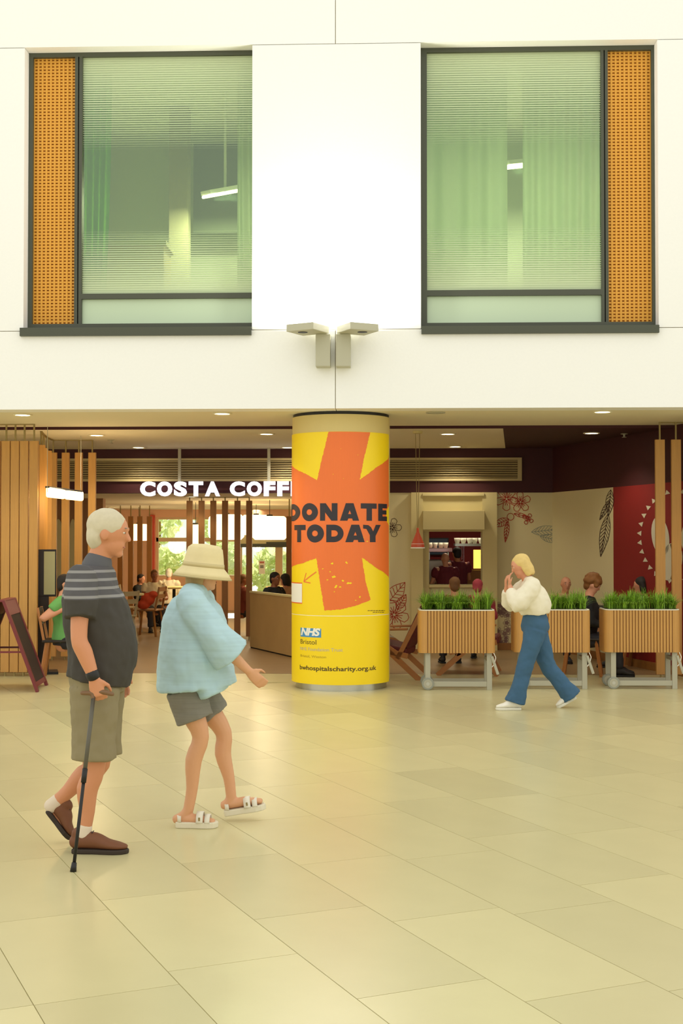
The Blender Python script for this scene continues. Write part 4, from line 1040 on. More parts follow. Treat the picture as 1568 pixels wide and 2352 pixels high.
# emblem
M_EMB = mat('emblem_white', (214, 206, 180), .7)
def to_red(x, y): return plane_p(x, y, A0+nA*.004, nA)
bm = bmesh.new(); ec = Vector((1552, 1232)); 
for k in range(30):
    a = 2*math.pi*k/30+.07; c = ec+Vector((84*math.cos(a), 104*math.sin(a))); u = Vector((math.cos(a), math.sin(a))); v = Vector((-u.y, u.x))
    bm.faces.new([bm.verts.new(to_red(*p)) for p in (c+u*6, c-u*4+v*6, c-u*4-v*6)])
obj('emblem_ring', bm, M_EMB, wall_red)
for (cx, cy, rx, ry, tilt) in ((1516, 1232, 20, 46, -8), (1540, 1290, 26, 44, 12), (1590, 1228, 26, 46, 10)):
    pts = []
    for i in range(28):
        a = 2*math.pi*i/28; u, v = rx*math.cos(a), ry*math.sin(a); c, s = math.cos(R(tilt)), math.sin(R(tilt)); pts.append((cx+u*c-v*s, cy+u*s+v*c))
    bm = bmesh.new(); bm.faces.new([bm.verts.new(to_red(*p)) for p in pts]); ob = obj('emblem_bean', bm, M_EMB, wall_red)
    cr = [(cx+rx*.25*math.sin(t*3.0)*1.0+0, cy-ry*.9+2*ry*.9*t) for t in [i/12 for i in range(13)]]
    bm = bmesh.new(); ribbon(bm, cr, 3.2, lambda x, y: plane_p(x, y, A0+nA*.007, nA)); obj('bean_crease', bm, M_MK, ob)

# ---- greenery outside the far windows
struct(boxo('ground_outside', mat('outside_paving', (190, 186, 160), .8), None, -14, 12, YW+.3, 40, -.2, 0), 'pale ground outside the far windows', 'ground')
M_LEAF = mat('leaf', (206, 216, 160), .6, isl=.35)
_n = M_LEAF.node_tree; _t = _n.nodes.new('ShaderNodeBsdfTranslucent'); _t.inputs[0].default_value = (*lin((226, 234, 176)), 1); _m = _n.nodes.new('ShaderNodeMixShader'); _m.inputs[0].default_value = .5
_n.links.new(_n.nodes['Principled BSDF'].outputs[0], _m.inputs[1]); _n.links.new(_t.outputs[0], _m.inputs[2]); _n.links.new(_m.outputs[0], _n.nodes['Material Output'].inputs[0])
def shrub(name, label, loc, rx, ry, z0, z1, n, seed, cat='shrub', trunk=True):
    rnd = random.Random(seed); t = thing(name, label, cat, loc); bm = bmesh.new()
    for i in range(n):
        a, b, c = rnd.uniform(-1, 1), rnd.uniform(-1, 1), rnd.uniform(0, 1)
        q = math.sqrt(max(.05, 1-(2*c-1)**2))*.9+.1
        p = Vector((a*rx*q, b*ry*q, z0+(z1-z0)*c)); u = Vector((rnd.uniform(-1, 1), rnd.uniform(-1, 1), rnd.uniform(-1, 1))).normalized(); v = u.orthogonal().normalized(); s = rnd.uniform(.05, .11)
        bm.faces.new([bm.verts.new(p+k) for k in (u*s*1.5, v*s*.7, -u*s*1.5, -v*s*.7)])
    o = obj('foliage', fin(bm, 'foliage', normals=False), M_LEAF, t); o['kind'] = 'stuff'
    if trunk:
        bm = bmesh.new(); cyl(bm, (0, 0, 0), (0, 0, z0+(z1-z0)*.5), .09, .05, 8); obj('trunk', bm, M_OAKD, t)
    return t
for i, (px, d, rx, z0, z1, n, lab) in enumerate(((385, 34, .66, .1, 1.35, 900, 'low hedge outside, left part of the far window'), (512, 34, .58, .1, 1.45, 900, 'low hedge outside behind the centre battens'), (634, 34, .58, .1, 1.4, 900, 'low hedge outside the glazed far doors'),
                                             (365, 41, .82, 1.5, 4.5, 1100, 'tree crown outside, left part of the far window'), (508, 41, .84, 1.4, 4.5, 1100, 'tree crown outside behind the centre battens'), (640, 41, .9, 1.5, 4.2, 1100, 'tree crown outside the glazed far doors'))):
    q = gp(px, d); shrub('hedge' if i < 3 else 'tree', lab, q, rx, 1.0, z0, z1, n, i+50, 'hedge' if i < 3 else 'tree')

# ================================================================== PEOPLE
def frame(t, side):
    t = t.normalized(); u = side-t*side.dot(t)
    if u.length < 1e-4: u = t.orthogonal()
    u.normalize(); return u, t.cross(u)
def tube(bm, pts, side=(0, 1, 0), n=14, cap=True):
    side = Vector(side); P = [(Vector(p[0]), p[1], p[2] if len(p) > 2 else p[1]) for p in pts]
    def tg(i):
        a = P[max(0, i-1)][0]; b = P[min(len(P)-1, i+1)][0]; return (b-a).normalized()
    rings = []
    def add(c, u, v, a, b): rings.append([bm.verts.new(c+u*a*math.cos(2*math.pi*k/n)+v*b*math.sin(2*math.pi*k/n)) for k in range(n)])
    t0 = tg(0); u, v = frame(t0, side); c, a, b = P[0]; m = min(a, b)
    if cap: add(c-t0*m*.7, u, v, a*.5, b*.5); add(c-t0*m*.4, u, v, a*.85, b*.85)
    for i, (c, a, b) in enumerate(P):
        t = tg(i); u, v = frame(t, side); add(c, u, v, a, b)
    t1 = tg(len(P)-1); u, v = frame(t1, side); c, a, b = P[-1]; m = min(a, b)
    if cap: add(c+t1*m*.4, u, v, a*.85, b*.85); add(c+t1*m*.7, u, v, a*.5, b*.5)
    for A, B in zip(rings, rings[1:]):
        for k in range(n):
            j = (k+1) % n; bm.faces.new((A[k], A[j], B[j], B[k]))
    bm.faces.new(rings[0][::-1]); bm.faces.new(rings[-1])
def smoothpts(pts, sub=3):
    """Catmull-Rom through (Vector, a, b)"""
    P = [(Vector(p[0]), p[1], p[2] if len(p) > 2 else p[1]) for p in pts]; out = []
    for i in range(len(P)-1):
        p0, p1, p2, p3 = P[max(0, i-1)], P[i], P[i+1], P[min(len(P)-1, i+2)]
        for k in range(sub):
            t = k/sub
            cr = lambda a, b, c, d: .5*((2*b)+(c-a)*t+(2*a-5*b+4*c-d)*t*t+(3*b-a-3*c+d)*t**3)
            out.append((cr(p0[0], p1[0], p2[0], p3[0]), cr(p0[1], p1[1], p2[1], p3[1]), cr(p0[2], p1[2], p2[2], p3[2])))
    out.append(P[-1]); return out
FOLD = bpy.data.textures.new('folds', 'CLOUDS'); FOLD.noise_scale = .11; FOLD.noise_depth = 2
def folds(o, k):
    d = o.modifiers.new('folds', 'DISPLACE'); d.texture = FOLD; d.strength = k; d.mid_level = .5
def skin(o, vox, it=4):
    r = o.modifiers.new('remesh', 'REMESH'); r.mode = 'VOXEL'; r.voxel_size = vox; r.use_smooth_shade = True
    s = o.modifiers.new('smooth', 'SMOOTH'); s.factor = .5; s.iterations = it
def V(*a): return Vector(a)
def hand(bm, wr, d, nrm, curl, size=1., thumb=1):
    d = Vector(d).normalized(); nrm = Vector(nrm); nrm = (nrm-d*nrm.dot(d)).normalized(); ac = d.cross(nrm)*thumb
    wr = Vector(wr)
    tube(bm, [(wr-d*.01, .026*size, .02*size), (wr+d*.04*size, .037*size, .016*size), (wr+d*.088*size, .04*size, .0125*size)], ac, 10)
    for off, L in ((.030, .072), (.010, .082), (-.011, .076), (-.031, .058)):
        p = wr+d*.085*size+ac*off*size; dd = d.copy(); pts = [(p-d*.012, .0098*size)]
        for k, f in enumerate((.45, .3, .25)):
            ang_ = curl*(.7 if k == 0 else 1.0); dd = (Matrix.Rotation(R(ang_), 3, ac*thumb) @ dd); p = p+dd*L*f*size; pts.append((p.copy(), (.009-.0008*k)*size))
        tube(bm, pts, ac, 8)
    p = wr+d*.025*size+ac*.03*size; dd = (d*.75+ac*.72+nrm*.3).normalized()
    q = p+dd*.04*size; r_ = q+(d*.9+ac*.1+nrm*.45).normalized()*.034*size
    tube(bm, [(p, .012*size), (q, .0105*size), (r_, .0085*size)], nrm, 8)
def head_mtx(J): return Matrix.Translation(Vector(J['H'])) @ Matrix.Rotation(R(J.get('hy', 0)), 4, 'Z') @ Matrix.Rotation(R(J.get('hp', 0)), 4, 'Y')
def build_person(label, loc, heading, J, skinm, vox=.012, group=None, face=True, hands=True):
    t = thing('person', label, 'person', loc, heading, group); k = J.get('k', 1.)
    bm = bmesh.new(); g = lambda n: Vector(J[n])
    tors = [(g('P')-V(0, 0, .07), .12*k, .09*k), (g('P'), .16*k, .115*k), (g('W'), .14*k, J.get('belly', .105)*k), (g('C'), .165*k, .12*k), (g('C')*.4+g('N')*.6, .13*k, .09*k), (g('N'), .062*k, .062*k), (g('H')*.65+g('N')*.35, .052*k, .056*k)]
    tube(bm, smoothpts(tors), (0, 1, 0), 18)
    M = head_mtx(J)
    h = .98*k
    sphere(bm, (0, 0, .02*h), (.100*h, .078*h, .100*h), 18, 12, M); sphere(bm, (.02*h, 0, -.045*h), (.072*h, .060*h, .072*h), 14, 10, M)
    sphere(bm, (.060*h, 0, -.094*h), (.029*h, .028*h, .022*h), 10, 6, M)
    b2 = bmesh.new(); tube(b2, [((.085*h, 0, .025*h), .010*h), ((.108*h, 0, -.018*h), .014*h, .014*h)], (0, 1, 0), 8); tube(b2, [((.085*h, -.04*h, .035*h), .012*h, .009*h), ((.088*h, .04*h, .035*h), .012*h, .009*h)], (1, 0, 0), 8)
    for sy in (-1, 1): sphere(b2, (-.005*h, sy*.080*h, -.005*h), (.022*h, .010*h, .032*h), 10, 6)
    sphere(b2, (.080*h, 0, -.058*h), (.012*h, .026*h, .009*h), 10, 6)
    for v in b2.verts: v.co = M @ v.co
    me = bpy.data.meshes.new('t'); b2.to_mesh(me); b2.free(); bm.from_mesh(me); bpy.data.meshes.remove(me)
    for S in 'LR':
        s, e, w_ = g('s'+S), g('e'+S), g('w'+S)
        tube(bm, [(g('C')*.45+g('N')*.55, .06*k), (s, .055*k)], (0, 1, 0), 10)
        tube(bm, smoothpts([(s, .058*k), (s*.55+e*.45, .048*k), (e, .041*k), (e*.65+w_*.35, .042*k), (w_, .027*k)]), (0, 1, 0), 12)
        if hands: hand(bm, w_, J.get('h'+S, w_-e), J.get('n'+S, (0, 1 if S == 'R' else -1, 0)), J.get('c'+S, 22), k, 1 if S == 'R' else -1)
        hp_, kn, an = g('hip'+S), g('k'+S), g('a'+S)
        sh = (an-kn).normalized(); bk = V(-1, 0, 0)-sh*(-sh.x)
        tube(bm, smoothpts([(hp_, .085*k), (hp_*.5+kn*.5, .075*k), (kn, .054*k), (kn*.68+an*.32+bk*.018, .054*k), (kn*.3+an*.7, .038*k), (an, .034*k)]), (0, 1, 0), 14)
        hl, to = g('l'+S), g('t'+S)
        tube(bm, [(an, .034*k), (an*.6+hl*.4, .032*k), ((hl+V(0, 0, .03)) if J.get('fk', .68) == 1 else an*.5+hl*.5, .03*k if J.get('fk', .68) == 1 else .024*k)], (0, 1, 0), 10)
        up = V(0, 0, 1)-(to-hl).normalized()*(to-hl).normalized().z
        fk = J.get('fk', .68); lift = up*(.0 if fk == 1 else .012)
        tube(bm, [(hl+(to-hl)*(.0 if fk == 1 else .1)+up*.032+lift, .030*k*fk, .03*k*fk), (hl*.5+to*.5+up*.034+lift*.6, .038*k*fk, .032*k*fk), (to-(to-hl)*(.12 if fk == 1 else .24)+up*.02+lift, .036*k*fk, .018*k*fk)], (0, 1, 0), 12)
    o = obj('body', bm, skinm, t); skin(o, vox, 3)
    if face:
        for sy in (-1, 1):
            bm = bmesh.new(); sphere(bm, (.0815*h, sy*.032*h, .017*h), (.0095*h, .014*h, .0065*h), 10, 8, M); e = obj('eye', bm, mat('eye_white', (225, 215, 200), .3), t, smooth=True)
            bm = bmesh.new(); sphere(bm, (.0888*h, sy*.033*h, .017*h), (.0032*h, .0056*h, .0056*h), 8, 6, M); obj('iris', bm, mat('iris', (64, 50, 40), .3), e, smooth=True)
            bm = bmesh.new(); sphere(bm, (.0905*h, sy*.034*h, .042*h), (.0055*h, .019*h, .0038*h), 10, 6, M); obj('eyebrow', bm, J.get('brow', mat('brow_brown', (90, 66, 44), .8)), t, smooth=True)
        bm = bmesh.new(); sphere(bm, (.0895*h, 0, -.058*h), (.0055*h, .022*h, .0045*h), 10, 6, M); obj('mouth', bm, mat('lip', (178, 106, 86), .5), t, smooth=True)
    return t, M, h
def garment(name, t, tubes, m, vox=.012, it=2, spheres=(), fold=.026):
    bm = bmesh.new()
    for pts, side in tubes: tube(bm, pts, side, 18, cap=False)
    for c, r in spheres: sphere(bm, c, r, 16, 10)
    o = obj(name, bm, m, t); skin(o, vox, it); folds(o, fold); return o
def hair(t, M, h, m, style='short', vox=.01):
    bm = bmesh.new()
    sphere(bm, (-.016*h, 0, .042*h), (.102*h, .086*h, .093*h), 18, 12, M); sphere(bm, (-.055*h, 0, -.02*h), (.058*h, .077*h, .08*h), 14, 10, M)
    if style in ('bob', 'long'):
        b = -.10 if style == 'bob' else -.24
        for sy in (-1, 1):
            b2 = [(M @ V(-.03*h, sy*.07*h, .05*h), .045*h, .03*h), (M @ V(-.04*h, sy*.082*h, -.04*h), .05*h, .03*h), (M @ V(-.045*h, sy*.07*h, b*h), .042*h, .03*h)]
            tube(bm, b2, M.to_3x3() @ V(1, 0, 0), 12)
        tube(bm, [(M @ V(-.07*h, 0, .03*h), .07*h, .04*h), (M @ V(-.085*h, 0, -.05*h), .078*h, .04*h), (M @ V(-.085*h, 0, (b-.01)*h), .07*h, .03*h)], M.to_3x3() @ V(0, 1, 0), 14)
    if style == 'curly':
        rnd = random.Random(3)
        for i in range(60):
            a, b = rnd.uniform(0, 2*math.pi), rnd.uniform(-.25, 1)
            q = math.sqrt(max(0, 1-b*b)); p = V(-.025+.10*q*math.cos(a), .092*q*math.sin(a), .04+.10*b)
            if p.x > .05 and p.z < .07: continue
            sphere(bm, p*h, .034*h, 8, 6, M)
    o = obj('hair', bm, m, t); skin(o, vox, 3 if style != 'curly' else 1); folds(o, .016); return o
def shoe(t, heel, toe, style, name='shoe', wdt=.046):
    heel, toe = Vector(heel), Vector(toe); L = (toe-heel).length; x = (toe-heel).normalized(); y = V(0, 0, 1).cross(x).normalized(); z = x.cross(y)
    Mx = Matrix((( x.x, y.x, z.x, heel.x), (x.y, y.y, z.y, heel.y), (x.z, y.z, z.z, heel.z), (0, 0, 0, 1)))
    out = [(0, .62), (.04, .80), (.15, .88), (.40, .86), (.62, 1.05), (.76, 1.08), (.90, .86), (.97, .5), (1.0, .15)]
    top = [(u*L, v*wdt) for u, v in out]; ol = top+[(a, -b) for a, b in top[::-1]]
    cols = {'brown': ((116, 70, 40), (52, 40, 30)), 'white': ((238, 234, 220), (226, 222, 204)), 'sandal': ((232, 226, 206), (224, 216, 190)), 'black': ((34, 30, 28), (24, 22, 20))}[style]
    th = .034 if style == 'sandal' else .024
    bm = bmesh.new(); prism(bm, ol, 0, th, 'z'); so = obj(name, bm, mat('sole_'+style, cols[1], .7), t, bevel=.006); so.matrix_local = Mx
    um = mat('upper_'+style, cols[0], .65, vary=.1, scale=30)
    bm = bmesh.new()
    if style == 'sandal':
        for a, b, hh in ((.50, .66, .055), (.70, .82, .040)):
            A = []
            for i in range(13):
                an = R(-10+200*i/12); A.append([bm.verts.new((u*L, wdt*1.08*math.cos(an), th+max(-.004, hh*math.sin(an)))) for u in (a, b)])
            for p, q in zip(A, A[1:]): bm.faces.new((p[0], q[0], q[1], p[1]))
        up = obj('strap', bm, um, so, smooth=True); s = up.modifiers.new('thick', 'SOLIDIFY'); s.thickness = .006
        bm = bmesh.new(); A = []
        for i in range(15):
            an = R(90+180*i/14); A.append([bm.verts.new((L*.14+L*.13*math.cos(an)*.9, wdt*.9*math.sin(an), z_)) for z_ in (th, th+.035)])
        for p, q in zip(A, A[1:]): bm.faces.new((p[0], q[0], q[1], p[1]))
        up = obj('heel_cup', bm, um, so, smooth=True); s = up.modifiers.new('thick', 'SOLIDIFY'); s.thickness = .006
        bm = bmesh.new(); box(bm, L*.56, L*.60, -wdt*1.15, -wdt*1.05, th+.012, th+.03); obj('buckle', bm, M_ROD, so)
    else:
        tube(bm, smoothpts([((.03*L, 0, th+.03), wdt*.72, .034), ((.2*L, 0, th+.04), wdt*.84, .042), ((.42*L, 0, th+.038), wdt*.86, .042), ((.62*L, 0, th+.022), wdt*1.02, .028), ((.82*L, 0, th+.014), wdt*.98, .02), ((.95*L, 0, th+.01), wdt*.55, .012)]), (0, 1, 0), 16)
        tube(bm, [((.17*L, 0, th+.04), wdt*.70, .06), ((.15*L, 0, th+.085), wdt*.72, .05)], (0, 1, 0), 14)
        up = obj('upper', bm, um, so); skin(up, .006, 3)
        if style in ('brown', 'white'):
            for q in range(4):
                bm = bmesh.new(); u = .36+.065*q; cyl(bm, (u*L, -.02, th+.083-.012*q), (u*L, .02, th+.083-.012*q), .003, n=6); obj('lace', bm, M_INK if style == 'brown' else M_PWHITE, so)
    return so

# ---- the man with the cane
dM, sM = 6.82, 447.0
def LM(px, py, y): return V((px-225)/sM, y, (1957-py)/sM)
J = dict(P=LM(226, 1560, 0), W=LM(228, 1490, 0)+V(.02, 0, 0), C=LM(214, 1380, 0), N=LM(222, 1300, 0), H=LM(250, 1228, 0), hp=8, belly=.135, k=1.03,
         sR=LM(204, 1328, -.19), eR=LM(206, 1462, -.27), wR=LM(240, 1550, -.275), hR=(.25, 0, -1), nR=(0, 1, 0), cR=62,
         sL=LM(212, 1328, .19), eL=LM(215, 1460, .27), wL=LM(250, 1560, .26), cL=30,
         hipR=LM(226, 1590, -.09), kR=LM(226, 1770, -.10), aR=LM(205, 1905, -.10), lR=V(-.105, -.10, 0), tR=V(.185, -.115, 0),
         hipL=LM(226, 1590, .09), kL=LM(222, 1772, .10), aL=LM(118, 1862, .10), lL=LM(96, 1872, .10), tL=LM(150, 1946, .11), brow=mat('brow_grey', (150, 140, 124), .8))
man, M, h = build_person('grey-haired man in dark striped polo and shorts walking with a cane', gp(225, dM), YAW, J, M_SKIN, .0065)
M_POLO = bpy.data.materials.new('polo'); M_POLO.use_nodes = True
nt = M_POLO.node_tree; b_ = nt.nodes['Principled BSDF']; b_.inputs['Roughness'].default_value = .85
tc = nt.nodes.new('ShaderNodeTexCoord'); sp = nt.nodes.new('ShaderNodeSeparateXYZ'); nt.links.new(tc.outputs['Object'], sp.inputs[0])
ml = nt.nodes.new('ShaderNodeMath'); ml.operation = 'MULTIPLY'; ml.inputs[1].default_value = 2*math.pi/.042; nt.links.new(sp.outputs['Z'], ml.inputs[0])
sn = nt.nodes.new('ShaderNodeMath'); sn.operation = 'SINE'; nt.links.new(ml.outputs[0], sn.inputs[0])
cr = nt.nodes.new('ShaderNodeValToRGB'); cr.color_ramp.elements[0].position = .45; cr.color_ramp.elements[1].position = .6
cr.color_ramp.elements[0].color = (*lin((84, 82, 84)), 1); cr.color_ramp.elements[1].color = (*lin((142, 140, 138)), 1); nt.links.new(sn.outputs[0], cr.inputs[0])
# stripes on yoke and sleeves only: above the chest line
gt = nt.nodes.new('ShaderNodeMath'); gt.operation = 'GREATER_THAN'; gt.inputs[1].default_value = 1.30; nt.links.new(sp.outputs['Z'], gt.inputs[0])
mx = nt.nodes.new('ShaderNodeMixRGB'); mx.inputs[1].default_value = (*lin((64, 60, 54)), 1); nt.links.new(gt.outputs[0], mx.inputs[0]); nt.links.new(cr.outputs[0], mx.inputs[2]); nt.links.new(mx.outputs[0], b_.inputs['Base Color'])
g = lambda n: Vector(J[n])
tub = [(smoothpts([(g('P')+V(.0, 0, -.02), .215, .165), (g('W'), .205, .18), (g('C'), .215, .158), (g('C')*.4+g('N')*.6, .17, .115), (g('N')+V(-.005, 0, -.005), .085, .08)]), (0, 1, 0))]
for S in 'LR':
    s, e = g('s'+S), g('e'+S); tub.append(([(g('C')*.45+g('N')*.55, .085), (s, .085), (s*.6+e*.4, .088), (s*.32+e*.68, .082)], (0, 1, 0)))
garment('polo_shirt', man, tub, M_POLO, .010)
tube_c = bmesh.new(); tube(tube_c, [(g('N')+V(0, 0, -.015), .082, .08), (g('N')+V(.010, 0, .018), .074, .074)], (0, 1, 0), 18); o = obj('collar', tube_c, mat('polo_collar', (92, 92, 96), .85), man); skin(o, .008, 2)
M_SHORT = mat('khaki_shorts', (140, 128, 96), .85, vary=.08, scale=14)
tub = [(smoothpts([(g('P')+V(0, 0, .06), .185, .145), (g('P'), .195, .145), (g('P')-V(0, 0, .08), .18, .13)]), (0, 1, 0))]
for S in 'LR': tub.append((smoothpts([(g('hip'+S)+V(0, 0, .02), .100, .130), (g('hip'+S)*.5+g('k'+S)*.5, .098, .115), (g('hip'+S)*.14+g('k'+S)*.86, .102, .120)]), (0, 1, 0)))
garment('shorts', man, tub, M_SHORT, .010)
hair(man, M, h, mat('grey_white_hair', (206, 196, 168), .8, vary=.1, scale=40), 'short', .008)
sh = shoe(man, J['lR'], J['tR'], 'brown'); shoe(man, J['lL']-V(0, 0, .02), J['tL']-V(0, 0, .01), 'brown')
for S in 'LR':
    bm = bmesh.new(); an, kn = g('a'+S), g('k'+S); tube(bm, [(an-(kn-an).normalized()*.03, .040), (an+(kn-an).normalized()*.02, .038)], (0, 1, 0), 14); o = obj('sock', bm, mat('sock', (222, 206, 184), .9), man); skin(o, .006, 2)
bm = bmesh.new(); an, kn = g('wR'), g('eR'); tube(bm, [(an+(kn-an)*.03, .0335), (an+(kn-an)*.12, .034)], (0, 1, 0), 14); obj('watch_strap', bm, M_BLACK, man, smooth=True)
# cane
tip = Zp(168, 2002); grip = gp(217, 6.82-.275, (1957-1585)/sM)
ct = thing('walking_cane', 'thin black walking cane in the right hand of the man', 'cane', tip); gv = grip-tip
bm = bmesh.new(); cyl(bm, gv*.02, gv*.55, .0085, n=12); obj('lower_shaft', bm, M_BLACK, ct, smooth=True)
bm = bmesh.new(); cyl(bm, gv*.50, gv*.985, .0105, n=12); obj('upper_shaft', bm, mat('cane_grey', (96, 92, 80), .4, metal=.4), ct, smooth=True)
bm = bmesh.new(); cyl(bm, V(0, 0, 0), gv*.05, .016, .012, n=14); obj('ferrule', bm, M_BLACK, ct, smooth=True)
bm = bmesh.new(); cyl(bm, gv*.49, gv*.57, .013, n=12); obj('collar', bm, M_BLACK, ct, smooth=True)
bm = bmesh.new(); tube(bm, smoothpts([(gv*.97, .012), (gv*1.005, .013), (gv*1.0+V(.045, 0, .008), .014), (gv*1.0+V(.095, 0, -.004), .011)]), (0, 1, 0), 12)
tube(bm, [(gv*1.0+V(.0, 0, .002), .013), (gv*1.0+V(-.06, 0, .002), .012)], (0, 1, 0), 12); o = obj('handle', bm, mat('cane_handle', (120, 88, 56), .5), ct); skin(o, .006, 2)

# ---- the woman in the bucket hat
dW, sW2 = 7.40, 410.6
def LW_(px, py, y): return V((px-445)/sW2, y, (1895-py)/sW2)
J = dict(P=LW_(437, 1570, 0), W=LW_(443, 1490, 0), C=LW_(448, 1420, 0), N=LW_(455, 1362, 0), H=LW_(468, 1313, 0), hp=6, hy=6, k=.88, fk=1,
         sR=LW_(446, 1378, -.155), eR=LW_(505, 1465, -.21), wR=LW_(578, 1535, -.18), cR=25, nR=(0, 1, 0),
         sL=LW_(450, 1378, .155), eL=LW_(430, 1475, .21), wL=LW_(440, 1570, .22), cL=25,
         hipR=LW_(428, 1580, -.08), kR=LW_(466, 1690, -.085), aR=LW_(438, 1856, -.085), lR=V(-.085, -.085, .012), tR=V(.15, -.095, .012),
         hipL=LW_(440, 1580, .08), kL=LW_(512, 1690, .085), aL=LW_(530, 1840, .085), lL=LW_(515, 1872, .085), tL=LW_(612, 1856, .09))
wom, M, h = build_person('woman in cream bucket hat and pale blue oversized shirt walking right', gp(445, dW), YAW, J, mat('skin_warm', (216, 160, 118), .5), .0065)
g = lambda n: Vector(J[n])
M_DEN = mat('pale_denim', (176, 206, 214), .85, vary=.12, scale=3, stretch=(1, 1, 30))
tub = [(smoothpts([(LW_(454, 1580, 0), .225, .225), (LW_(448, 1520, 0), .225, .215), (LW_(447, 1450, 0), .215, .19), (LW_(448, 1395, 0), .19, .155), (LW_(453, 1366, 0), .10, .09)]), (0, 1, 0))]
s, e, w_ = g('sR'), g('eR'), g('wR'); tub.append((smoothpts([(g('N'), .06), (s, .09), (s*.5+e*.5, .088), (e+V(.02, 0, -.01), .098), (e*.5+w_*.5, .105, .125)]), (0, 1, 0)))
s, e = g('sL'), g('eL'); tub.append((smoothpts([(g('N'), .06), (s, .09), (s*.5+e*.5, .10), (e, .10)]), (0, 1, 0)))
tub.append(([(LW_(480, 1560, -.02), .19, .10), (LW_(492, 1592, -.02), .19, .085)], (0, 1, 0)))
garment('oversized_shirt', wom, tub, M_DEN, .010)
tub = [(smoothpts([(g('P')+V(0, 0, .05), .15, .12), (g('P')-V(0, 0, .06), .155, .125)]), (0, 1, 0))]
for S in 'LR': tub.append(([(g('hip'+S), .095, .105), (g('hip'+S)*.35+g('k'+S)*.65, .095, .108)], (0, 1, 0)))
garment('shorts', wom, tub, mat('grey_blue_shorts', (128, 124, 112), .85, vary=.2, scale=4, stretch=(1, 1, 25)), .009)
bm = bmesh.new(); lathe(bm, [(.165, -.060), (.170, -.064), (.150, -.035), (.118, -.002), (.108, .06), (.098, .105), (.075, .124), (0.0005, .13)], 36)
o = obj('bucket_hat', bm, mat('cream_hat', (226, 210, 160), .85, vary=.06, scale=20), wom, smooth=True); o.matrix_local = M @ Matrix.Translation((-.004, 0, .03)); s = o.modifiers.new('thick', 'SOLIDIFY'); s.thickness = .005
bm = bmesh.new(); lathe(bm, [(.1195, .0), (.1165, .022)], 36); o2 = obj('hat_band', bm, mat('hat_band', (206, 190, 140), .8), o, smooth=True)
hair(wom, M, h*.97, mat('grey_blonde_hair', (176, 150, 104), .8), 'bob', .008)
shoe(wom, J['lR']-V(0, 0, .012), J['tR']-V(0, 0, .012), 'sandal', 'sandal', .048); shoe(wom, J['lL']-V(0, 0, .03), J['tL']-V(0, 0, .03), 'sandal', 'sandal', .048)

# ---- the blonde woman walking left
dB, sB = 12.4, 241.9
def LB(px, py, y): return V((1225-px)/sB, y, (1627-py)/sB)
J = dict(P=LB(1228, 1432, 0), W=LB(1226, 1395, 0), C=LB(1217, 1362, 0), N=LB(1212, 1334, 0), H=LB(1196, 1301, 0), hp=22, k=.9,
         sL=LB(1218, 1344, .15), eL=LB(1178, 1388, .19), wL=LB(1168, 1346, .08), hL=(.1, -.2, 1), nL=(-1, 0, 0), cL=28,
         sR=LB(1216, 1344, -.15), eR=LB(1176, 1390, -.19), wR=LB(1164, 1352, -.07), hR=(.1, .2, 1), nR=(-1, 0, 0), cR=28,
         hipL=LB(1226, 1445, .08), kL=LB(1204, 1522, .08), aL=LB(1180, 1606, .08), lL=V(.135, .08, 0), tL=V(.375, .09, 0),
         hipR=LB(1230, 1445, -.08), kR=LB(1262, 1535, -.08), aR=LB(1312, 1598, -.08), lR=LB(1326, 1600, -.08), tR=LB(1282, 1627, -.09))
bl, M, h = build_person('blonde woman in white blouse and flared jeans walking left, hands near her face', gp(1225, dB), YAW+math.pi, J, M_SKIN2, .009)
g = lambda n: Vector(J[n])
M_BLO = mat('white_blouse', (236, 228, 204), .85, vary=.04, scale=12, bump=.2)
tub = [(smoothpts([(g('P')+V(-.0, 0, .09), .165, .135), (g('W')+V(0, 0, .02), .19, .165), (g('C'), .185, .145), (g('C')*.4+g('N')*.6, .14, .10), (g('N'), .075, .07)]), (0, 1, 0))]
for S in 'LR':
    s, e, w_ = g('s'+S), g('e'+S), g('w'+S); tub.append((smoothpts([(g('N'), .05), (s, .08), (s*.45+e*.55, .095), (e+V(-.01, 0, .01), .085), (e*.4+w_*.6, .062), (e*.15+w_*.85, .042)]), (0, 1, 0)))
garment('blouse', bl, tub, M_BLO, .010)
M_JEAN = mat('blue_jeans', (60, 96, 126), .85, vary=.15, scale=8)
tub = [(smoothpts([(g('P')+V(0, 0, .10), .135, .105), (g('P'), .165, .135), (g('P')-V(0, 0, .07), .155, .125)]), (0, 1, 0))]
for S in 'LR':
    a_, k_, h_ = g('a'+S), g('k'+S), g('hip'+S); dn = (a_-k_).normalized()
    tub.append((smoothpts([(h_, .095, .105), (h_*.5+k_*.5, .085, .095), (k_, .07, .078), (k_*.5+a_*.5, .072, .076), (a_+dn*.02, .084, .10)]), (0, 1, 0)))
garment('jeans', bl, tub, M_JEAN, .010)
hair(bl, M, h, mat('blonde_hair', (222, 192, 120), .7, vary=.15, scale=25), 'bob', .009)
shoe(bl, J['lL'], J['tL'], 'white', wdt=.042); shoe(bl, J['lR']-V(0, 0, .02), J['tR']-V(0, 0, .012), 'white', wdt=.042)

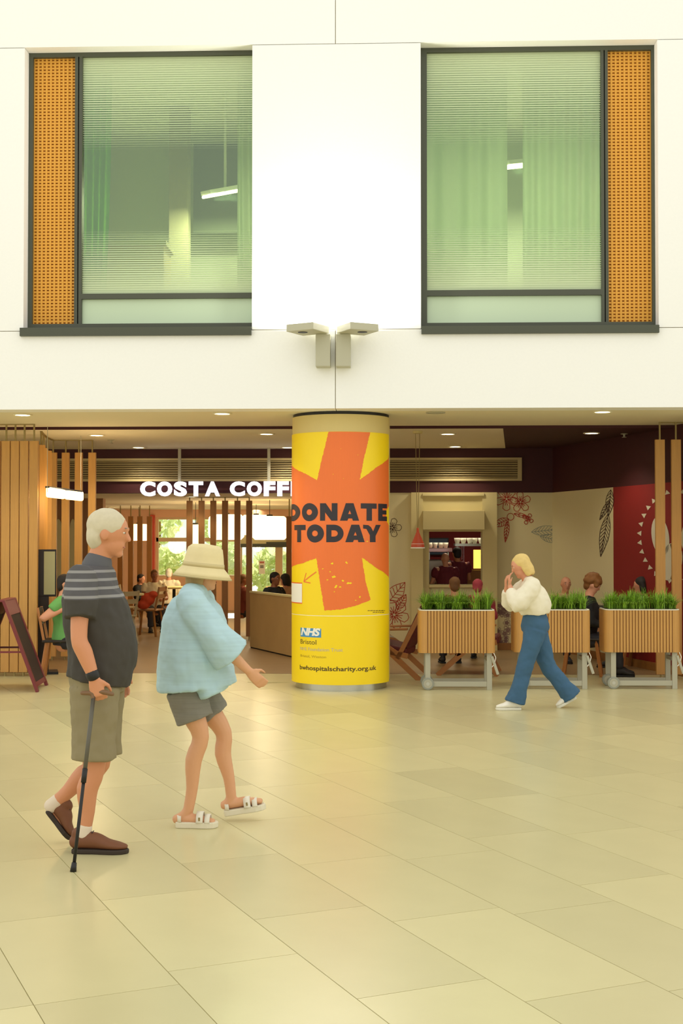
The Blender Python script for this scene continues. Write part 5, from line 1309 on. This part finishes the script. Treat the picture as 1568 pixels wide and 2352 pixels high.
# ---- people in the background
def bg_person(label, loc, heading, pose, top, topm, hairm, hst='short', skinm=None, legm=None, hp=5, lean=0., arms='lap', scale=1., hy=0):
    """pose: sit (seat .45) or stand"""
    z = .44 if pose == 'sit' else .92
    L = lean
    J = dict(P=V(0, 0, z), W=V(.02+L*.2, 0, z+.17), C=V(.02+L*.6, 0, z+.36), N=V(.0+L, 0, z+.53), H=V(.03+L*1.25, 0, z+.67), hp=hp, hy=hy, k=.95)
    for S, sg in (('L', 1), ('R', -1)):
        J['s'+S] = V(L*.9, sg*.17, z+.47)
        if arms == 'lap': J['e'+S] = V(.05+L*.7, sg*.24, z+.22); J['w'+S] = V(.26+L*.7, sg*.14, z+.20)
        elif arms == 'work': J['e'+S] = V(.08+L, sg*.24, z+.22); J['w'+S] = V(.3+L, sg*.15, z+.26)
        elif arms == 'elbow': J['e'+S] = V(-.22+L, sg*.30, z+.27); J['w'+S] = V(.06+L, sg*.22, z+.40)
        else: J['e'+S] = V(L*.7, sg*.23, z+.18); J['w'+S] = V(.05+L*.6, sg*.24, z-.08)
        if pose == 'sit':
            J['hip'+S] = V(0, sg*.09, z); J['k'+S] = V(.40, sg*.11, z+.0); J['a'+S] = V(.42, sg*.11, .085); J['l'+S] = V(.37, sg*.11, 0); J['t'+S] = V(.61, sg*.12, 0)
        else:
            J['hip'+S] = V(0, sg*.09, z-.02); J['k'+S] = V(.02, sg*.10, .48); J['a'+S] = V(-.02, sg*.10, .085); J['l'+S] = V(-.07, sg*.10, 0); J['t'+S] = V(.17, sg*.11, 0)
    t, M, h = build_person(label, loc, heading, J, skinm or M_SKIN2, .014)
    t.scale = (scale,)*3
    g = lambda n: Vector(J[n])
    tub = [(smoothpts([(g('P')+V(0, 0, -.02), .185, .14), (g('W'), .17, .135), (g('C'), .185, .142), (g('C')*.4+g('N')*.6, .145, .10), (g('N'), .075, .072)]), (0, 1, 0))]
    for S in 'LR':
        s, e, w_ = g('s'+S), g('e'+S), g('w'+S)
        pts = [(g('N')*.6+g('C')*.4, .07), (s, .078), (s*.5+e*.5, .068)]
        if top == 'long': pts += [(e, .058), (e*.3+w_*.7, .045)]
        tub.append((smoothpts(pts), (0, 1, 0)))
    garment('top', t, tub, topm, .016)
    lm = legm or mat('dark_trousers', (44, 42, 46), .8)
    tub = [([(g('P')+V(0, 0, .06), .165, .125), (g('P')-V(0, 0, .05), .17, .125)], (0, 1, 0))]
    for S in 'LR': tub.append((smoothpts([(g('hip'+S), .095), (g('hip'+S)*.5+g('k'+S)*.5, .088), (g('k'+S), .068), (g('k'+S)*.5+g('a'+S)*.5, .062), (g('a'+S)+V(0, 0, .02), .052)]), (0, 1, 0)))
    garment('trousers', t, tub, lm, .016)
    if hairm: hair(t, M, h, hairm, hst, .014)
    for S in 'LR': shoe(t, J['l'+S], J['t'+S], 'black')
    return t
M_HD = mat('dark_hair', (34, 26, 20), .7); M_HB = mat('brown_hair', (112, 74, 34), .7); M_HW = mat('white_hair', (234, 228, 212), .8); M_HR = mat('auburn_hair', (132, 84, 36), .7, vary=.3, scale=30)
M_TB = mat('black_shirt', (22, 22, 22), .8); M_TW = mat('white_shirt', (222, 210, 176), .8); M_TM = mat('maroon_uniform', (104, 26, 40), .8); M_TR = mat('rose_top', (170, 62, 74), .8); M_TG = mat('green_shirt', (108, 172, 92), .8); M_TP = mat('pink_beige_top', (196, 152, 120), .8); M_TK = mat('rust_top', (120, 50, 30), .8); M_TC = mat('cream_top', (236, 228, 200), .8)
def place(px, py, d, pose='sit'):
    """ground point and size for a person whose head shows at (px, py) at distance d"""
    return gp(px, d), (1.6-(py-1240)*d/F)/(1.11 if pose == 'sit' else 1.59)
def bgp(label, px, py, d, heading, pose, top, topm, hairm, **kw):
    loc, sc = place(px, py, d, pose); return bg_person(label, loc, heading, pose, top, topm, hairm, scale=sc, **kw)
bgp('dark-haired man in black shirt seated behind the low partition', 629, 1330, 20.0, R(-35), 'sit', 'short', M_TB, M_HD, skinm=M_SKIND)
bgp('dark-haired person seated between the man in black and the column', 657, 1332, 21.0, R(150), 'sit', 'long', M_TP, M_HD, hst='bob')
bgp('person in rust top glimpsed between the centre battens', 556, 1332, 22.4, R(20), 'sit', 'long', M_TK, M_HB, skinm=M_SKIND)
bgp('person in white shirt seated by the red pillar', 355, 1322, 23.0, R(-75), 'sit', 'short', M_TW, M_HB, skinm=M_SKIND)
bgp('white-haired person in cream seated before the far window', 388, 1318, 25.2, R(95), 'sit', 'long', M_TC, M_HW)
bgp('person in dark jacket seated behind the inner battens', 322, 1330, 24.4, R(-20), 'sit', 'long', M_TB, M_HD)
bgp('person in green shirt with bent elbow between menu totem and walking man', 146, 1342, 15.2, R(8), 'sit', 'short', M_TG, M_HD, arms='elbow')
bgp('staff member in maroon uniform standing at the coffee counter', 1052, 1272, 20.2, R(105), 'stand', 'short', M_TM, M_HD, arms='work', lean=.05, skinm=M_SKIN)
bgp('bald person in maroon top standing at the left in the hatch', 1024, 1284, 19.8, R(100), 'stand', 'short', M_TM, None, arms='work', lean=.04)
bgp('brown-haired customer seated before the hatch', 1044, 1345, 16.6, R(95), 'sit', 'long', M_TK, M_HB)
bgp('customer with red head covering seated at the right of the hatch', 1096, 1348, 17.3, R(80), 'sit', 'long', M_TR, mat('red_hair', (170, 62, 74), .8))
bgp('curly auburn-haired person leaning forward between the right planter carts', 1340, 1344, 15.5, R(-10), 'sit', 'long', M_TB, M_HR, hst='curly', lean=.06, hp=30)
bgp('bald older person seated against the mural wall', 1297, 1342, 17.4, R(-80), 'sit', 'long', M_TP, None)
bgp('dark-haired person seated by the red wall behind the rightmost cart', 1476, 1345, 16.3, R(158), 'sit', 'long', M_TB, M_HD, hst='bob')
